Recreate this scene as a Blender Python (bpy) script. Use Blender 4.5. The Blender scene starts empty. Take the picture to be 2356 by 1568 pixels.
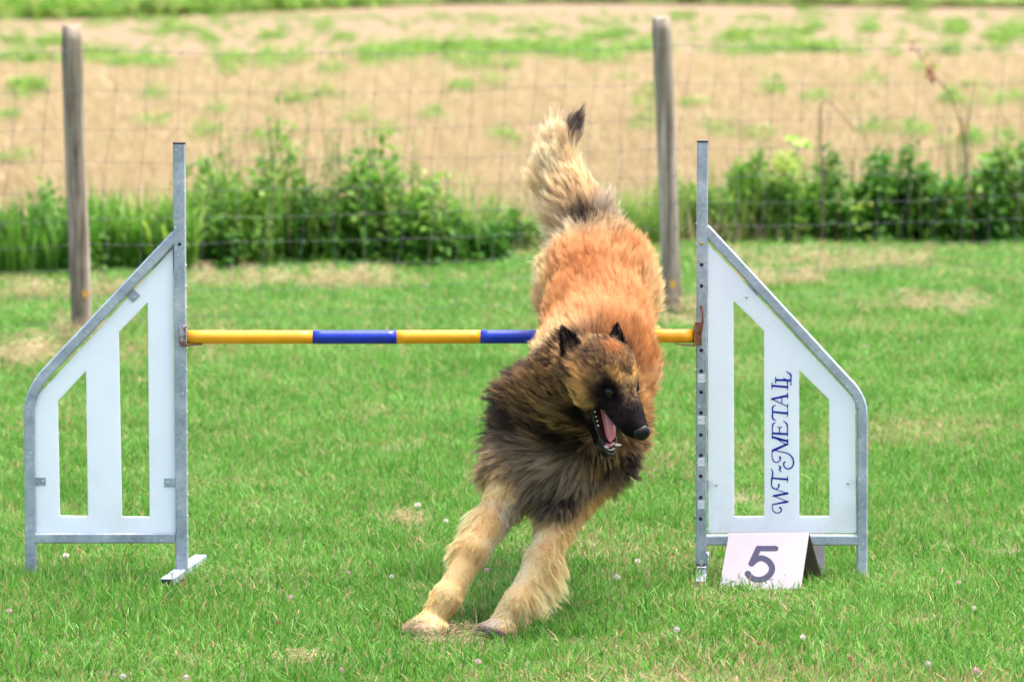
import bpy, bmesh, math, random
import numpy as np
from mathutils import Vector, Matrix, noise, kdtree
R = math.radians
SC = bpy.context.scene
COL = SC.collection
random.seed(7)
rng = np.random.default_rng(7)

# ------------------------------------------------------------------ camera
PITCH = math.atan(858 / 9600)
CAM = Vector((0, -10, 1.47))
cd = bpy.data.cameras.new('camera')
cam = bpy.data.objects.new('camera', cd)
COL.objects.link(cam)
cam.location = CAM
cam.rotation_euler = (math.pi / 2 - PITCH, 0, 0)
cd.sensor_width = 36
cd.lens = 9600 / 2356 * 36
cd.clip_start = 0.1
cd.clip_end = 5000
cd.dof.use_dof = True
cd.dof.focus_distance = 9.35
cd.dof.aperture_fstop = 6.3
SC.camera = cam

# ------------------------------------------------------------------ light
world = bpy.data.worlds.new('World')
SC.world = world
world.use_nodes = True
wn = world.node_tree
sky = wn.nodes.new('ShaderNodeTexSky')
sky.sky_type = 'NISHITA'
sky.sun_disc = False
SUN = Vector((0.30, 0.14, 1.0)).normalized()
sky.sun_elevation = math.asin(SUN.z)
sky.sun_rotation = math.atan2(SUN.x, SUN.y)
sky.air_density = 1.0
sky.dust_density = 6.0
sky.ozone_density = 0.4
wn.links.new(sky.outputs[0], wn.nodes['Background'].inputs[0])
wn.nodes['Background'].inputs[1].default_value = 0.15
sd = bpy.data.lights.new('sun', 'SUN')
sun = bpy.data.objects.new('sun', sd)
COL.objects.link(sun)
sd.energy = 1.5
sd.angle = R(13)
sd.color = (1, 0.96, 0.9)
sun.rotation_euler = SUN.to_track_quat('Z', 'Y').to_euler()
SC.view_settings.view_transform = 'Standard'
SC.view_settings.look = 'None'
SC.view_settings.gamma = 1
SC.view_settings.exposure = 1.88
SC.render.engine = 'CYCLES'
SC.cycles.use_denoising = True
SC.cycles.max_bounces = 8
SC.cycles.diffuse_bounces = 3
SC.cycles.transparent_max_bounces = 8

# ------------------------------------------------------------------ helpers
cp, sp = math.cos(PITCH), math.sin(PITCH)


def ray(px, py):
    x = (px - 1178) / 9600
    y = -(py - 784) / 9600
    return Vector((x, cp + y * sp, -sp + y * cp))


def P(px, py, Y):
    """point of the place at depth Y that the photograph shows at (px, py)"""
    r = ray(px, py)
    return CAM + r * ((Y - CAM.y) / r.y)


def G(px, py):
    r = ray(px, py)
    return CAM + r * (-CAM.z / r.z)


def lin(r, g, b, k=1.0):
    return tuple(k * (((v / 255) / 12.92) if v / 255 <= 0.04045 else ((v / 255 + 0.055) / 1.055) ** 2.4) for v in (r, g, b))


def tag(o, label=None, cat=None, group=None, kind=None):
    if label: o['label'] = label
    if cat: o['category'] = cat
    if group: o['group'] = group
    if kind: o['kind'] = kind
    return o


def empty(name, loc=(0, 0, 0)):
    o = bpy.data.objects.new(name, None)
    COL.objects.link(o)
    o.location = loc
    o.empty_display_size = 0.05
    return o


def link(name, me, mat=None, parent=None):
    o = bpy.data.objects.new(name, me)
    COL.objects.link(o)
    if mat is not None:
        me.materials.clear()
        me.materials.append(mat)
    if parent is not None:
        o.parent = parent
        if parent.parent is None:
            o.matrix_parent_inverse = Matrix.Translation(-parent.location)
    return o


def smooth(me, on=True):
    me.polygons.foreach_set('use_smooth', [on] * len(me.polygons))


class MB:
    def __init__(s):
        s.v = []; s.f = []

    def add(s, vs, fs):
        n = len(s.v)
        s.v += [tuple(v) for v in vs]
        s.f += [tuple(i + n for i in f) for f in fs]

    def box(s, lo, hi):
        x0, y0, z0 = lo; x1, y1, z1 = hi
        s.add([(x0, y0, z0), (x1, y0, z0), (x1, y1, z0), (x0, y1, z0), (x0, y0, z1), (x1, y0, z1), (x1, y1, z1), (x0, y1, z1)],
              [(0, 3, 2, 1), (4, 5, 6, 7), (0, 1, 5, 4), (1, 2, 6, 5), (2, 3, 7, 6), (3, 0, 4, 7)])

    def hexa(s, c8):
        s.add(c8, [(0, 3, 2, 1), (4, 5, 6, 7), (0, 1, 5, 4), (1, 2, 6, 5), (2, 3, 7, 6), (3, 0, 4, 7)])

    def tube(s, pts, rad, n=8, cap=True):
        pts = [Vector(p) for p in pts]
        if not hasattr(rad, '__len__'): rad = [rad] * len(pts)
        rings = []
        ref = None
        for i, p in enumerate(pts):
            t = (pts[min(i + 1, len(pts) - 1)] - pts[max(i - 1, 0)]).normalized()
            if ref is None:
                ref = t.orthogonal().normalized()
            a = (ref - t * ref.dot(t)).normalized()
            ref = a
            b = t.cross(a)
            rings.append([p + (a * math.cos(2 * math.pi * k / n) + b * math.sin(2 * math.pi * k / n)) * rad[i] for k in range(n)])
        vs = [v for r in rings for v in r]
        fs = []
        for i in range(len(pts) - 1):
            for k in range(n):
                k2 = (k + 1) % n
                fs.append((i * n + k, i * n + k2, (i + 1) * n + k2, (i + 1) * n + k))
        if cap:
            fs.append(tuple(range(n - 1, -1, -1)))
            fs.append(tuple((len(pts) - 1) * n + k for k in range(n)))
        s.add(vs, fs)

    def sqtube(s, pts, w, y0, y1, c=0.003):
        """square tube swept along points of an XZ plane, from depth y0 to y1, with softened corners"""
        pts = [Vector((p[0], 0, p[2])) for p in pts]
        vs = []
        for i, p in enumerate(pts):
            a = (pts[i] - pts[i - 1]).normalized() if i > 0 else None
            b = (pts[i + 1] - pts[i]).normalized() if i < len(pts) - 1 else None
            t = a if b is None else b if a is None else (a + b).normalized()
            k = 1.0 if a is None or b is None else 1 / max(0.5, t.dot(a))
            n = Vector((t.z, 0, -t.x)) * k
            h = w / 2
            for (u, y) in ((-h, y0 + c), (-h + c, y0), (h - c, y0), (h, y0 + c), (h, y1 - c), (h - c, y1), (-h + c, y1), (-h, y1 - c)):
                q = p + n * u
                vs.append((q.x, y, q.z))
        fs = []
        for i in range(len(pts) - 1):
            for k in range(8):
                k2 = (k + 1) % 8
                fs.append((i * 8 + k, i * 8 + k2, i * 8 + 8 + k2, i * 8 + 8 + k))
        fs.append(tuple(range(7, -1, -1)))
        fs.append(tuple((len(pts) - 1) * 8 + k for k in range(8)))
        s.add(vs, fs)

    def mesh(s, name, sm=False):
        me = bpy.data.meshes.new(name)
        me.from_pydata(s.v, [], s.f)
        bm = bmesh.new(); bm.from_mesh(me)
        bmesh.ops.recalc_face_normals(bm, faces=bm.faces)
        bm.to_mesh(me); bm.free()
        if sm: smooth(me)
        return me

    def build(s, name, mat, parent=None, sm=False):
        return link(name, s.mesh(name, sm), mat, parent)


# materials -------------------------------------------------------
def new_mat(name):
    m = bpy.data.materials.new(name)
    m.use_nodes = True
    nt = m.node_tree
    return m, nt, nt.nodes['Principled BSDF']


def N(nt, t, **kw):
    n = nt.nodes.new(t)
    for k, v in kw.items():
        if k.startswith('i_'):
            key = k[2:]
            n.inputs[int(key) if key.isdigit() else key].default_value = v
        else:
            setattr(n, k, v)
    return n


def ramp(nt, fac, stops):
    r = nt.nodes.new('ShaderNodeValToRGB')
    e = r.color_ramp.elements
    while len(e) < len(stops): e.new(0.5)
    for i, (p, c) in enumerate(stops):
        e[i].position = p
        e[i].color = (*c, 1) if len(c) == 3 else c
    nt.links.new(fac, r.inputs[0])
    return r.outputs[0]


def mixc(nt, fac, a, b, mode='MIX'):
    m = N(nt, 'ShaderNodeMix', data_type='RGBA', blend_type=mode)
    for i, v in ((0, fac), (6, a), (7, b)):
        if hasattr(v, 'is_linked') or hasattr(v, 'links'):
            nt.links.new(v, m.inputs[i])
        else:
            m.inputs[i].default_value = v if i == 0 else (*v, 1)[:4]
    return m.outputs[2]


def simple(name, col, rough=0.5, metal=0.0, nscale=0, namt=0.15, bump=0.0, spec=0.5, coords='Object'):
    m, nt, b = new_mat(name)
    b.inputs['Base Color'].default_value = (*col, 1)
    b.inputs['Roughness'].default_value = rough
    b.inputs['Metallic'].default_value = metal
    b.inputs['Specular IOR Level'].default_value = spec
    if nscale:
        tc = N(nt, 'ShaderNodeTexCoord')
        no = N(nt, 'ShaderNodeTexNoise', i_Scale=nscale, i_Detail=5.0)
        nt.links.new(tc.outputs[coords], no.inputs['Vector'])
        c = ramp(nt, no.outputs[0], [(0.3, tuple(v * (1 - namt) for v in col)), (0.7, tuple(min(1, v * (1 + namt)) for v in col))])
        nt.links.new(c, b.inputs['Base Color'])
        if bump:
            bp = N(nt, 'ShaderNodeBump', i_Strength=bump, i_Distance=0.002)
            nt.links.new(no.outputs[0], bp.inputs['Height'])
            nt.links.new(bp.outputs[0], b.inputs['Normal'])
    return m


M = {}
# galvanised steel: soft spangle, streaks and small scratches
m, nt, b = new_mat('galvanised_steel'); M['galv'] = m
tc = N(nt, 'ShaderNodeTexCoord')
vo = N(nt, 'ShaderNodeTexVoronoi', i_Scale=130.0)
n1 = N(nt, 'ShaderNodeTexNoise', i_Scale=14.0, i_Detail=6.0)
n2 = N(nt, 'ShaderNodeTexNoise', i_Scale=90.0, i_Detail=3.0)
for n in (vo, n1, n2): nt.links.new(tc.outputs['Object'], n.inputs['Vector'])
c1 = ramp(nt, n1.outputs[0], [(0.3, (0.27, 0.32, 0.38)), (0.5, (0.38, 0.43, 0.50)), (0.72, (0.52, 0.57, 0.63))])
c2 = ramp(nt, vo.outputs['Color'], [(0.0, (0.82, 0.82, 0.82)), (1.0, (1.1, 1.1, 1.1))])
c3 = mixc(nt, 1.0, c1, c2, 'MULTIPLY')
sc_ = ramp(nt, n2.outputs[0], [(0.66, (0, 0, 0)), (0.74, (1, 1, 1))])
c4 = mixc(nt, sc_, c3, (0.68, 0.72, 0.76))
nt.links.new(c4, b.inputs['Base Color'])
b.inputs['Metallic'].default_value = 0.35
b.inputs['Roughness'].default_value = 0.48
bp = N(nt, 'ShaderNodeBump', i_Strength=0.25, i_Distance=0.001)
nt.links.new(n1.outputs[0], bp.inputs['Height']); nt.links.new(bp.outputs[0], b.inputs['Normal'])

# white plastic wing panel, lets some light through
m, nt, b = new_mat('white_panel_plastic'); M['panel'] = m
tc = N(nt, 'ShaderNodeTexCoord')
no = N(nt, 'ShaderNodeTexNoise', i_Scale=9.0, i_Detail=8.0, i_Roughness=0.7)
nt.links.new(tc.outputs['Object'], no.inputs['Vector'])
c = ramp(nt, no.outputs[0], [(0.25, (0.84, 0.87, 0.91)), (0.5, (0.88, 0.905, 0.94)), (0.8, (0.90, 0.925, 0.95))])
nd = N(nt, 'ShaderNodeTexNoise', i_Scale=4.0, i_Detail=10.0, i_Roughness=0.8); nt.links.new(tc.outputs['Object'], nd.inputs['Vector'])
sz = N(nt, 'ShaderNodeSeparateXYZ'); nt.links.new(tc.outputs['Object'], sz.inputs[0])
md_ = N(nt, 'ShaderNodeMath', operation='MULTIPLY')
nt.links.new(ramp(nt, nd.outputs[0], [(0.50, (.06, .06, .06)), (0.66, (.9, .9, .9))]), md_.inputs[0])
nt.links.new(ramp(nt, sz.outputs['Z'], [(0.13, (.42, .42, .42)), (0.40, (.10, .10, .10))]), md_.inputs[1])
c = mixc(nt, md_.outputs[0], c, (0.42, 0.40, 0.30))
nt.links.new(c, b.inputs['Base Color'])
b.inputs['Roughness'].default_value = 0.42
tr = N(nt, 'ShaderNodeBsdfTranslucent', i_Color=(0.88, 0.93, 0.99, 1))
mx = N(nt, 'ShaderNodeMixShader', i_0=0.38)
nt.links.new(b.outputs[0], mx.inputs[1]); nt.links.new(tr.outputs[0], mx.inputs[2])
nt.links.new(mx.outputs[0], nt.nodes['Material Output'].inputs[0])

M['footpaint'] = simple('dull_galvanised_foot', (0.30, 0.34, 0.42), 0.6, 0.1, 25, 0.2, 0.2, .3)
M['rust'] = simple('rusty_steel', (0.26, 0.11, 0.055), 0.75, 0.2, 60, 0.55, 0.5)
M['rustgrey'] = simple('rust_spotted_galvanised_plate', (0.33, 0.31, 0.32), 0.55, 0.3, 45, 0.35, 0.3)
m, nt, b = M['rustgrey'], M['rustgrey'].node_tree, M['rustgrey'].node_tree.nodes['Principled BSDF']
tc = N(nt, 'ShaderNodeTexCoord'); no = N(nt, 'ShaderNodeTexNoise', i_Scale=55.0, i_Detail=5.0)
nt.links.new(tc.outputs['Object'], no.inputs['Vector'])
nt.links.new(ramp(nt, no.outputs[0], [(0.42, (0.44, 0.45, 0.49)), (0.52, (0.3, 0.16, 0.1)), (0.62, (0.22, 0.09, 0.05))]), b.inputs['Base Color'])
M['yellow'] = simple('yellow_plastic', (0.88, 0.37, 0.008), 0.34, 0, 18, 0.10)
M['blue'] = simple('blue_tape', (0.003, 0.030, 0.42), 0.36, 0, 22, 0.2)
M['black'] = simple('black_rubber', (0.02, 0.02, 0.024), 0.5)
M['screw'] = simple('zinc_screw', (0.55, 0.57, 0.6), 0.3, 0.8)
M['sticker'] = simple('white_sticker', (0.80, 0.83, 0.88), 0.5, 0, 30, 0.04)
M['faint'] = simple('faded_grey_print', (0.48, 0.50, 0.56), 0.6)
M['ink'] = simple('blue_lettering', (0.003, 0.008, 0.30), 0.5, spec=.2)
M['board'] = simple('pinkish_white_board', (0.37, 0.33, 0.37), 0.6, 0, 14, 0.06, 0.15)
M['boardin'] = simple('shaded_brown_inside_of_board', (0.10, 0.085, 0.06), 0.8, 0, 20, 0.2)  # brown inside of the fold, its shadow put into the colour
M['num'] = simple('grey_blue_number_film', (0.040, 0.040, 0.085), 0.5, spec=.25)

# ------------------------------------------------------------------ ground and fields
FENCE_A = G(188, 772)      # foot of the left post
FENCE_B = G(1547, 718)     # foot of the right post
print('fence feet', FENCE_A, FENCE_B)
STRAW = [(0, 120, 832, 24), (430, 900, 652, 14), (0, 420, 684, 12), (1660, 2160, 607, 14), (2040, 2260, 716, 10), (1000, 1250, 575, 12), (860, 1100, 588, 10), (110, 240, 778, 26),
         (1500, 1640, 728, 22), (1700, 1900, 655, 8)]
STRAW3 = []
for (x0, x1, y, h) in STRAW:
    a, b_ = G(x0, y), G(x1, y)
    STRAW3.append(((a.x + b_.x) / 2, a.y, abs(b_.x - a.x) / 2, (G(x0, y - h).y - G(x0, y + h).y) / 2))
SCUFF = [(1060, 1466, 95, 16), (942, 1204, 48, 11), (700, 1532, 50, 16), (620, 1440, 14, 6), (800, 1220, 20, 6), (1300, 1420, 20, 6), (250, 1010, 30, 8),
         (900, 1035, 40, 5), (2120, 1430, 60, 14), (1770, 1490, 25, 8), (1690, 1150, 40, 12), (2330, 1270, 30, 8), (1650, 1500, 30, 7)]
SCUFF3 = []
for (x, y, w, h) in SCUFF:
    c = G(x, y)
    SCUFF3.append((c.x, c.y, (G(x + w, y).x - c.x), (G(x, y - h).y - c.y)))


def dryness(x, y):
    d = 0.5 + 0.5 * noise.noise(Vector((x * 1.1, y * 0.9, 3.1)))
    d = max(0, (d - 0.56) * 1.7)
    d += 0.3 * max(0, noise.noise(Vector((x * 5, y * 3, 8.1))))
    for (cx, cy, w, h) in STRAW3:
        q = ((x - cx) / w) ** 2 + ((y - cy) / h) ** 2
        if q < 2.5: d += 0.85 * math.exp(-q * 1.2) * (0.7 + 0.6 * noise.noise(Vector((x * 6, y * 6, 0))))
    return min(1, d)


def scuffed(x, y):
    s = 0
    for (cx, cy, w, h) in SCUFF3:
        q = ((x - cx) / w) ** 2 + ((y - cy) / h) ** 2
        if q < 4: s = max(s, math.exp(-q))
    return s


# edge of the lawn / weed bank / stubble, in world y at a given x
def lawn_end(x):
    return 10.9 + 1.0 * (x + 1.5) * 0.45 + 0.25 * noise.noise(Vector((x * 0.9, 1.2, 0)))


# lawn soil sheet, with the soil and thatch colour under the blades
def sheet(name, xs, ys, zf, mat):
    vs = [(x, y, zf(x, y)) for y in ys for x in xs]
    nx = len(xs)
    fs = [(j * nx + i, j * nx + i + 1, (j + 1) * nx + i + 1, (j + 1) * nx + i) for j in range(len(ys) - 1) for i in range(nx - 1)]
    me = bpy.data.meshes.new(name); me.from_pydata(vs, [], fs); smooth(me)
    return tag(link(name, me, mat), kind='structure')


m, nt, b = new_mat('lawn_soil_and_thatch'); M['soil'] = m
tc = N(nt, 'ShaderNodeTexCoord')
no = N(nt, 'ShaderNodeTexNoise', i_Scale=3.0, i_Detail=8.0); nz = N(nt, 'ShaderNodeTexNoise', i_Scale=60.0, i_Detail=4.0)
for n in (no, nz): nt.links.new(tc.outputs['Object'], n.inputs['Vector'])
a = ramp(nt, no.outputs[0], [(0.35, (0.045, 0.09, 0.015)), (0.6, (0.085, 0.11, 0.025)), (0.75, (0.18, 0.135, 0.07))])
c = mixc(nt, nz.outputs[0], a, (0.16, 0.12, 0.07))
nt.links.new(c, b.inputs['Base Color']); b.inputs['Roughness'].default_value = 0.95

m, nt, b = new_mat('stubble_field'); M['stubble'] = m
tc = N(nt, 'ShaderNodeTexCoord')
mp = N(nt, 'ShaderNodeMapping'); mp.inputs['Scale'].default_value = (1.0, 0.25, 1)
nt.links.new(tc.outputs['Object'], mp.inputs[0])
no = N(nt, 'ShaderNodeTexNoise', i_Scale=0.6, i_Detail=8.0, i_Roughness=0.65); nz = N(nt, 'ShaderNodeTexNoise', i_Scale=9.0, i_Detail=6.0)
nt.links.new(mp.outputs[0], no.inputs['Vector']); nt.links.new(tc.outputs['Object'], nz.inputs['Vector'])
a = ramp(nt, no.outputs[0], [(0.3, (0.14, 0.092, 0.040)), (0.5, (0.18, 0.122, 0.052)), (0.7, (0.205, 0.135, 0.048))])
c = mixc(nt, 0.5, a, ramp(nt, nz.outputs[0], [(0.3, (0.12, 0.078, 0.040)), (0.7, (0.22, 0.15, 0.08))]))
nt.links.new(c, b.inputs['Base Color']); b.inputs['Roughness'].default_value = 0.95

M['farcrop'] = simple('green_crop_ground', (0.09, 0.22, 0.04), 0.9, 0, 0.4, 0.3)


def geo(a, b_, n):
    return [a + (b_ - a) * i / n for i in range(n + 1)]


def ground_z(x, y):
    return 0.012 * noise.noise(Vector((x * 1.3, y * 1.3, 0))) if y < 13 else 0.0


xs = geo(-9, 9, 72)
lawn_ys = geo(-9.8, 12.5, 110)
sheet('lawn_ground', xs, lawn_ys, ground_z, M['soil'])
sheet('stubble_ground', [-2500, -300, -60, -20, 0, 20, 60, 300, 2500], [11.0, 14, 20, 40, 80, 150, 400, 3000], lambda x, y: -0.03 if y < 11.5 else -0.02, M['stubble'])
sheet('meadow_ground', [-2500, -9.3, 9.3, 2500], [-600, -9.9, 11.2], lambda x, y: -0.035, M['soil'])
EDGE_X = [-2500, -60, -14.5, -9.5, -3.2, 4, 18.8, 60, 2500]
EDGE_Y = [85, 90, 107, 124, 160, 165, 142, 132, 132]
vs = [(x, y, 0) for x, y in zip(EDGE_X, EDGE_Y)] + [(x, 3000, 0) for x in EDGE_X]
me_ = bpy.data.meshes.new('crop_ground'); me_.from_pydata(vs, [], [(i, i + 1, 10 + i, 9 + i) for i in range(8)])
tag(link('crop_ground', me_, M['farcrop']), kind='structure')


# ------------------------------------------------------------------ instancer for uncountable stuff
def source_collection(name, meshes, mat):
    c = bpy.data.collections.new(name)
    for i, me in enumerate(meshes):
        me.materials.append(mat)
        o = bpy.data.objects.new('%s_%02d' % (name, i), me)
        c.objects.link(o)
    return c


def scatter(name, pts, rot, scl, idx, tint, coll, label, cat, mat):
    me = bpy.data.meshes.new(name)
    me.from_pydata([tuple(p) for p in pts], [], [])
    me.materials.append(mat)
    n = len(pts)
    for an, ty, arr in (('rot', 'FLOAT_VECTOR', rot), ('scl', 'FLOAT_VECTOR', scl)):
        at = me.attributes.new(an, ty, 'POINT'); at.data.foreach_set('vector', np.asarray(arr, np.float32).ravel())
    at = me.attributes.new('idx', 'INT', 'POINT'); at.data.foreach_set('value', np.asarray(idx, np.int32))
    at = me.attributes.new('tint', 'FLOAT', 'POINT'); at.data.foreach_set('value', np.asarray(tint, np.float32))
    o = bpy.data.objects.new(name, me); COL.objects.link(o)
    g = bpy.data.node_groups.new(name + '_scatter', 'GeometryNodeTree')
    g.interface.new_socket('Geometry', in_out='INPUT', socket_type='NodeSocketGeometry')
    g.interface.new_socket('Geometry', in_out='OUTPUT', socket_type='NodeSocketGeometry')
    gi = g.nodes.new('NodeGroupInput'); go = g.nodes.new('NodeGroupOutput')
    ip = g.nodes.new('GeometryNodeInstanceOnPoints')
    ci = g.nodes.new('GeometryNodeCollectionInfo')
    ci.inputs[0].default_value = coll; ci.inputs[1].default_value = True; ci.inputs[2].default_value = True

    def na(nm, ty):
        q = g.nodes.new('GeometryNodeInputNamedAttribute'); q.data_type = ty; q.inputs[0].default_value = nm
        return q.outputs[0]
    g.links.new(gi.outputs[0], ip.inputs['Points'])
    g.links.new(ci.outputs[0], ip.inputs['Instance'])
    ip.inputs['Pick Instance'].default_value = True
    g.links.new(na('idx', 'INT'), ip.inputs['Instance Index'])
    g.links.new(na('rot', 'FLOAT_VECTOR'), ip.inputs['Rotation'])
    g.links.new(na('scl', 'FLOAT_VECTOR'), ip.inputs['Scale'])
    g.links.new(ip.outputs[0], go.inputs[0])
    md = o.modifiers.new('scatter', 'NODES'); md.node_group = g
    tag(o, label, cat, kind='stuff')
    return o


def leafy_material(name, stops, tints, trans=0.35, rough=0.5):
    """colour from the blade's own 'hue' value, a world-scale noise and the instance's dryness 'tint'"""
    m, nt, b = new_mat(name)
    at = N(nt, 'ShaderNodeAttribute', attribute_name='hue', attribute_type='GEOMETRY')
    ti = N(nt, 'ShaderNodeAttribute', attribute_name='tint', attribute_type='INSTANCER')
    gp = N(nt, 'ShaderNodeNewGeometry')
    no = N(nt, 'ShaderNodeTexNoise', i_Scale=1.7, i_Detail=4.0)
    nt.links.new(gp.outputs['Position'], no.inputs['Vector'])
    ad = N(nt, 'ShaderNodeMath', operation='MULTIPLY_ADD', i_1=0.6, i_2=-0.30)
    nt.links.new(no.outputs[0], ad.inputs[0])
    a2 = N(nt, 'ShaderNodeMath', operation='ADD', use_clamp=True)
    nt.links.new(ad.outputs[0], a2.inputs[0]); nt.links.new(at.outputs['Fac'], a2.inputs[1])
    green = ramp(nt, a2.outputs[0], stops)
    dry = ramp(nt, at.outputs['Fac'], tints)
    # dryness decides how large a share of the blades is straw coloured
    s1 = N(nt, 'ShaderNodeAttribute', attribute_name='lot', attribute_type='GEOMETRY')
    lt = N(nt, 'ShaderNodeMath', operation='LESS_THAN')
    nt.links.new(s1.outputs['Fac'], lt.inputs[0]); nt.links.new(ti.outputs['Fac'], lt.inputs[1])
    c = mixc(nt, lt.outputs[0], green, dry)
    nt.links.new(c, b.inputs['Base Color'])
    b.inputs['Roughness'].default_value = rough
    b.inputs['Specular IOR Level'].default_value = 0.25
    tr = N(nt, 'ShaderNodeBsdfTranslucent')
    nt.links.new(c, tr.inputs[0])
    mx = N(nt, 'ShaderNodeMixShader', i_0=trans)
    nt.links.new(b.outputs[0], mx.inputs[1]); nt.links.new(tr.outputs[0], mx.inputs[2])
    nt.links.new(mx.outputs[0], nt.nodes['Material Output'].inputs[0])
    return m


def attr_mesh(name, V, F, hue, lot):
    me = bpy.data.meshes.new(name)
    me.from_pydata(V, [], F)
    a = me.attributes.new('hue', 'FLOAT', 'POINT'); a.data.foreach_set('value', hue)
    a = me.attributes.new('lot', 'FLOAT', 'POINT'); a.data.foreach_set('value', lot)
    smooth(me)
    return me


def blade_tuft(name, n, rad, hmin, hmax, wid, lean=0.5, rs=None, segs=2, droop=1.0):
    rs = rs or random
    V, F, H, L = [], [], [], []
    for _ in range(n):
        a = rs.uniform(0, 2 * math.pi); r = rad * math.sqrt(rs.random())
        x, y = r * math.cos(a), r * math.sin(a)
        h = rs.uniform(hmin, hmax) * (0.6 + 0.4 * rs.random())
        w = wid * rs.uniform(0.7, 1.3)
        ta = rs.uniform(0, 2 * math.pi)
        ln = rs.uniform(0.05, lean) * h
        dx, dy = math.cos(ta) * ln, math.sin(ta) * ln
        fa = rs.uniform(0, math.pi)
        fx, fy = math.cos(fa) * w / 2, math.sin(fa) * w / 2
        i = len(V)
        for k in range(segs + 1):
            t = k / segs
            bx, by = x + dx * t ** 1.7 * droop, y + dy * t ** 1.7 * droop
            bz = h * (t - 0.25 * (ln / h) * t * t) - 0.004
            ww = 1 - t ** 2 * 0.95
            if k == segs:
                V.append((bx, by, bz))
            else:
                V += [(bx - fx * ww, by - fy * ww, bz), (bx + fx * ww, by + fy * ww, bz)]
        for k in range(segs - 1):
            F.append((i + 2 * k, i + 2 * k + 1, i + 2 * k + 3, i + 2 * k + 2))
        F.append((i + 2 * segs - 2, i + 2 * segs - 1, i + 2 * segs))
        hu = min(1, max(0, rs.gauss(0.5, 0.2))); lo = rs.random()
        H += [hu] * (2 * segs + 1); L += [lo] * (2 * segs + 1)
    return attr_mesh(name, V, F, H, L)


# lawn blades
M['grass'] = leafy_material('lawn_grass_blades',
    [(0.0, (0.023, 0.102, 0.012)), (0.35, (0.076, 0.240, 0.022)), (0.65, (0.138, 0.338, 0.043)), (1.0, (0.29, 0.48, 0.15))],
    [(0.0, (0.24, 0.13, 0.065)), (0.5, (0.44, 0.31, 0.16)), (1.0, (0.52, 0.42, 0.24))], 0.4)
tufts = [blade_tuft('grass_tuft', 85, 0.085, 0.020, 0.058, 0.0034, 1.1) for _ in range(10)]
tufts += [blade_tuft('grass_tuft', 85, 0.085, 0.034, 0.075, 0.0036, 0.9) for _ in range(3)]
tufts += [blade_tuft('grass_tuft', 60, 0.085, 0.008, 0.028, 0.0028, 1.6) for _ in range(2)]
gc = source_collection('grass_sources', tufts, M['grass'])
pts, rot, scl, idx, tin = [], [], [], [], []


def wedge(dy0, dy1, margin):
    """x half range to plant at a distance from the camera"""
    return 1178 / 9600 * dy1 + margin


y = -9.75
row = 0
while y < 12.3:
    d = y + 10
    step = 0.062 if d < 12 else 0.062 + (d - 12) * 0.006
    hw = 1178 / 9600 * d + 2.2 if d > 7 else 2.6
    if d < 7.4: step = 0.16
    x = -hw
    while x < hw:
        px_, py_ = x + rng.uniform(-.5, .5) * step, y + rng.uniform(-.5, .5) * step
        x += step
        if py_ > lawn_end(px_) + 0.1: continue
        s = scuffed(px_, py_)
        if rng.random() < s * 1.1: continue
        dr = dryness(px_, py_)
        h = 0.85 + 0.35 * noise.noise(Vector((px_ * 2.3, py_ * 2.3, 5))) + 0.2 * noise.noise(Vector((px_ * 8, py_ * 8, 1)))
        h *= (1 - 0.5 * s) * (1 - 0.3 * dr)
        if .42 < px_ < .74 and -.40 < py_ < -.16: h *= .62      # trodden in front of the number marker
        pts.append((px_, py_, ground_z(px_, py_))); rot.append((rng.normal() * .08, rng.normal() * .08, rng.uniform(0, 6.28)))
        w = step / 0.062 * 0.9 + 0.1
        scl.append((w, w, h)); q = noise.noise(Vector((px_ * 1.9, py_ * 1.9, 12)))
        idx.append(int(rng.integers(10, 13)) if q > 0.28 else int(rng.integers(13, 15)) if (dr > 0.6 or s > .2) else int(rng.integers(0, 10)))
        tin.append(min(0.95, 0.06 + 0.72 * dr + 0.7 * s))
    y += step
scatter('grass', pts, rot, scl, idx, tin, gc, 'short mown green lawn grass with dry straw coloured patches', 'grass', M['grass'])
print('lawn tufts', len(pts))

# straw stubble
M['straw'] = leafy_material('straw_stubble',
    [(0.0, (0.30, 0.22, 0.115)), (0.5, (0.48, 0.37, 0.20)), (1.0, (0.62, 0.52, 0.32))],
    [(0.0, (0.14, 0.28, 0.04)), (1.0, (0.3, 0.45, 0.1))], 0.25)
st = [blade_tuft('straw_tuft', 42, 0.13, 0.05, 0.17, 0.0045, 0.7) for _ in range(6)] + [blade_tuft('straw_tuft', 40, 0.16, 0.10, 0.42, 0.0045, 0.6, segs=3) for _ in range(4)]
scn = source_collection('straw_sources', st, M['straw'])
pts, rot, scl, idx, tin = [], [], [], [], []
y = 10.9
while y < 60:
    d = y + 10
    step = 0.16 + (y - 11) * 0.007
    hw = 1178 / 9600 * d + 3.2
    x = -hw
    while x < hw:
        px_, py_ = x + rng.uniform(-.5, .5) * step, y + rng.uniform(-.5, .5) * step
        x += step
        if py_ < lawn_end(px_) + 0.15: continue
        nr = py_ < lawn_end(px_) + 2.5 + 1.5 * noise.noise(Vector((px_, 0, 0)))
        pts.append((px_, py_, -0.02)); rot.append((rng.normal() * .1, rng.normal() * .1, rng.uniform(0, 6.28)))
        w = 1 + (y - 11) * 0.03
        scl.append((w, w, rng.uniform(.7, 1.2)))
        idx.append(int(rng.integers(6, 10)) if nr and rng.random() < .75 else int(rng.integers(0, 6)))
        tin.append(0.18 if nr else 0.03)
    y += step
scatter('straw_stubble', pts, rot, scl, idx, tin, scn, 'pale tan straw stubble covering the field beyond the fence', 'stubble', M['straw'])
print('straw', len(pts))


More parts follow.
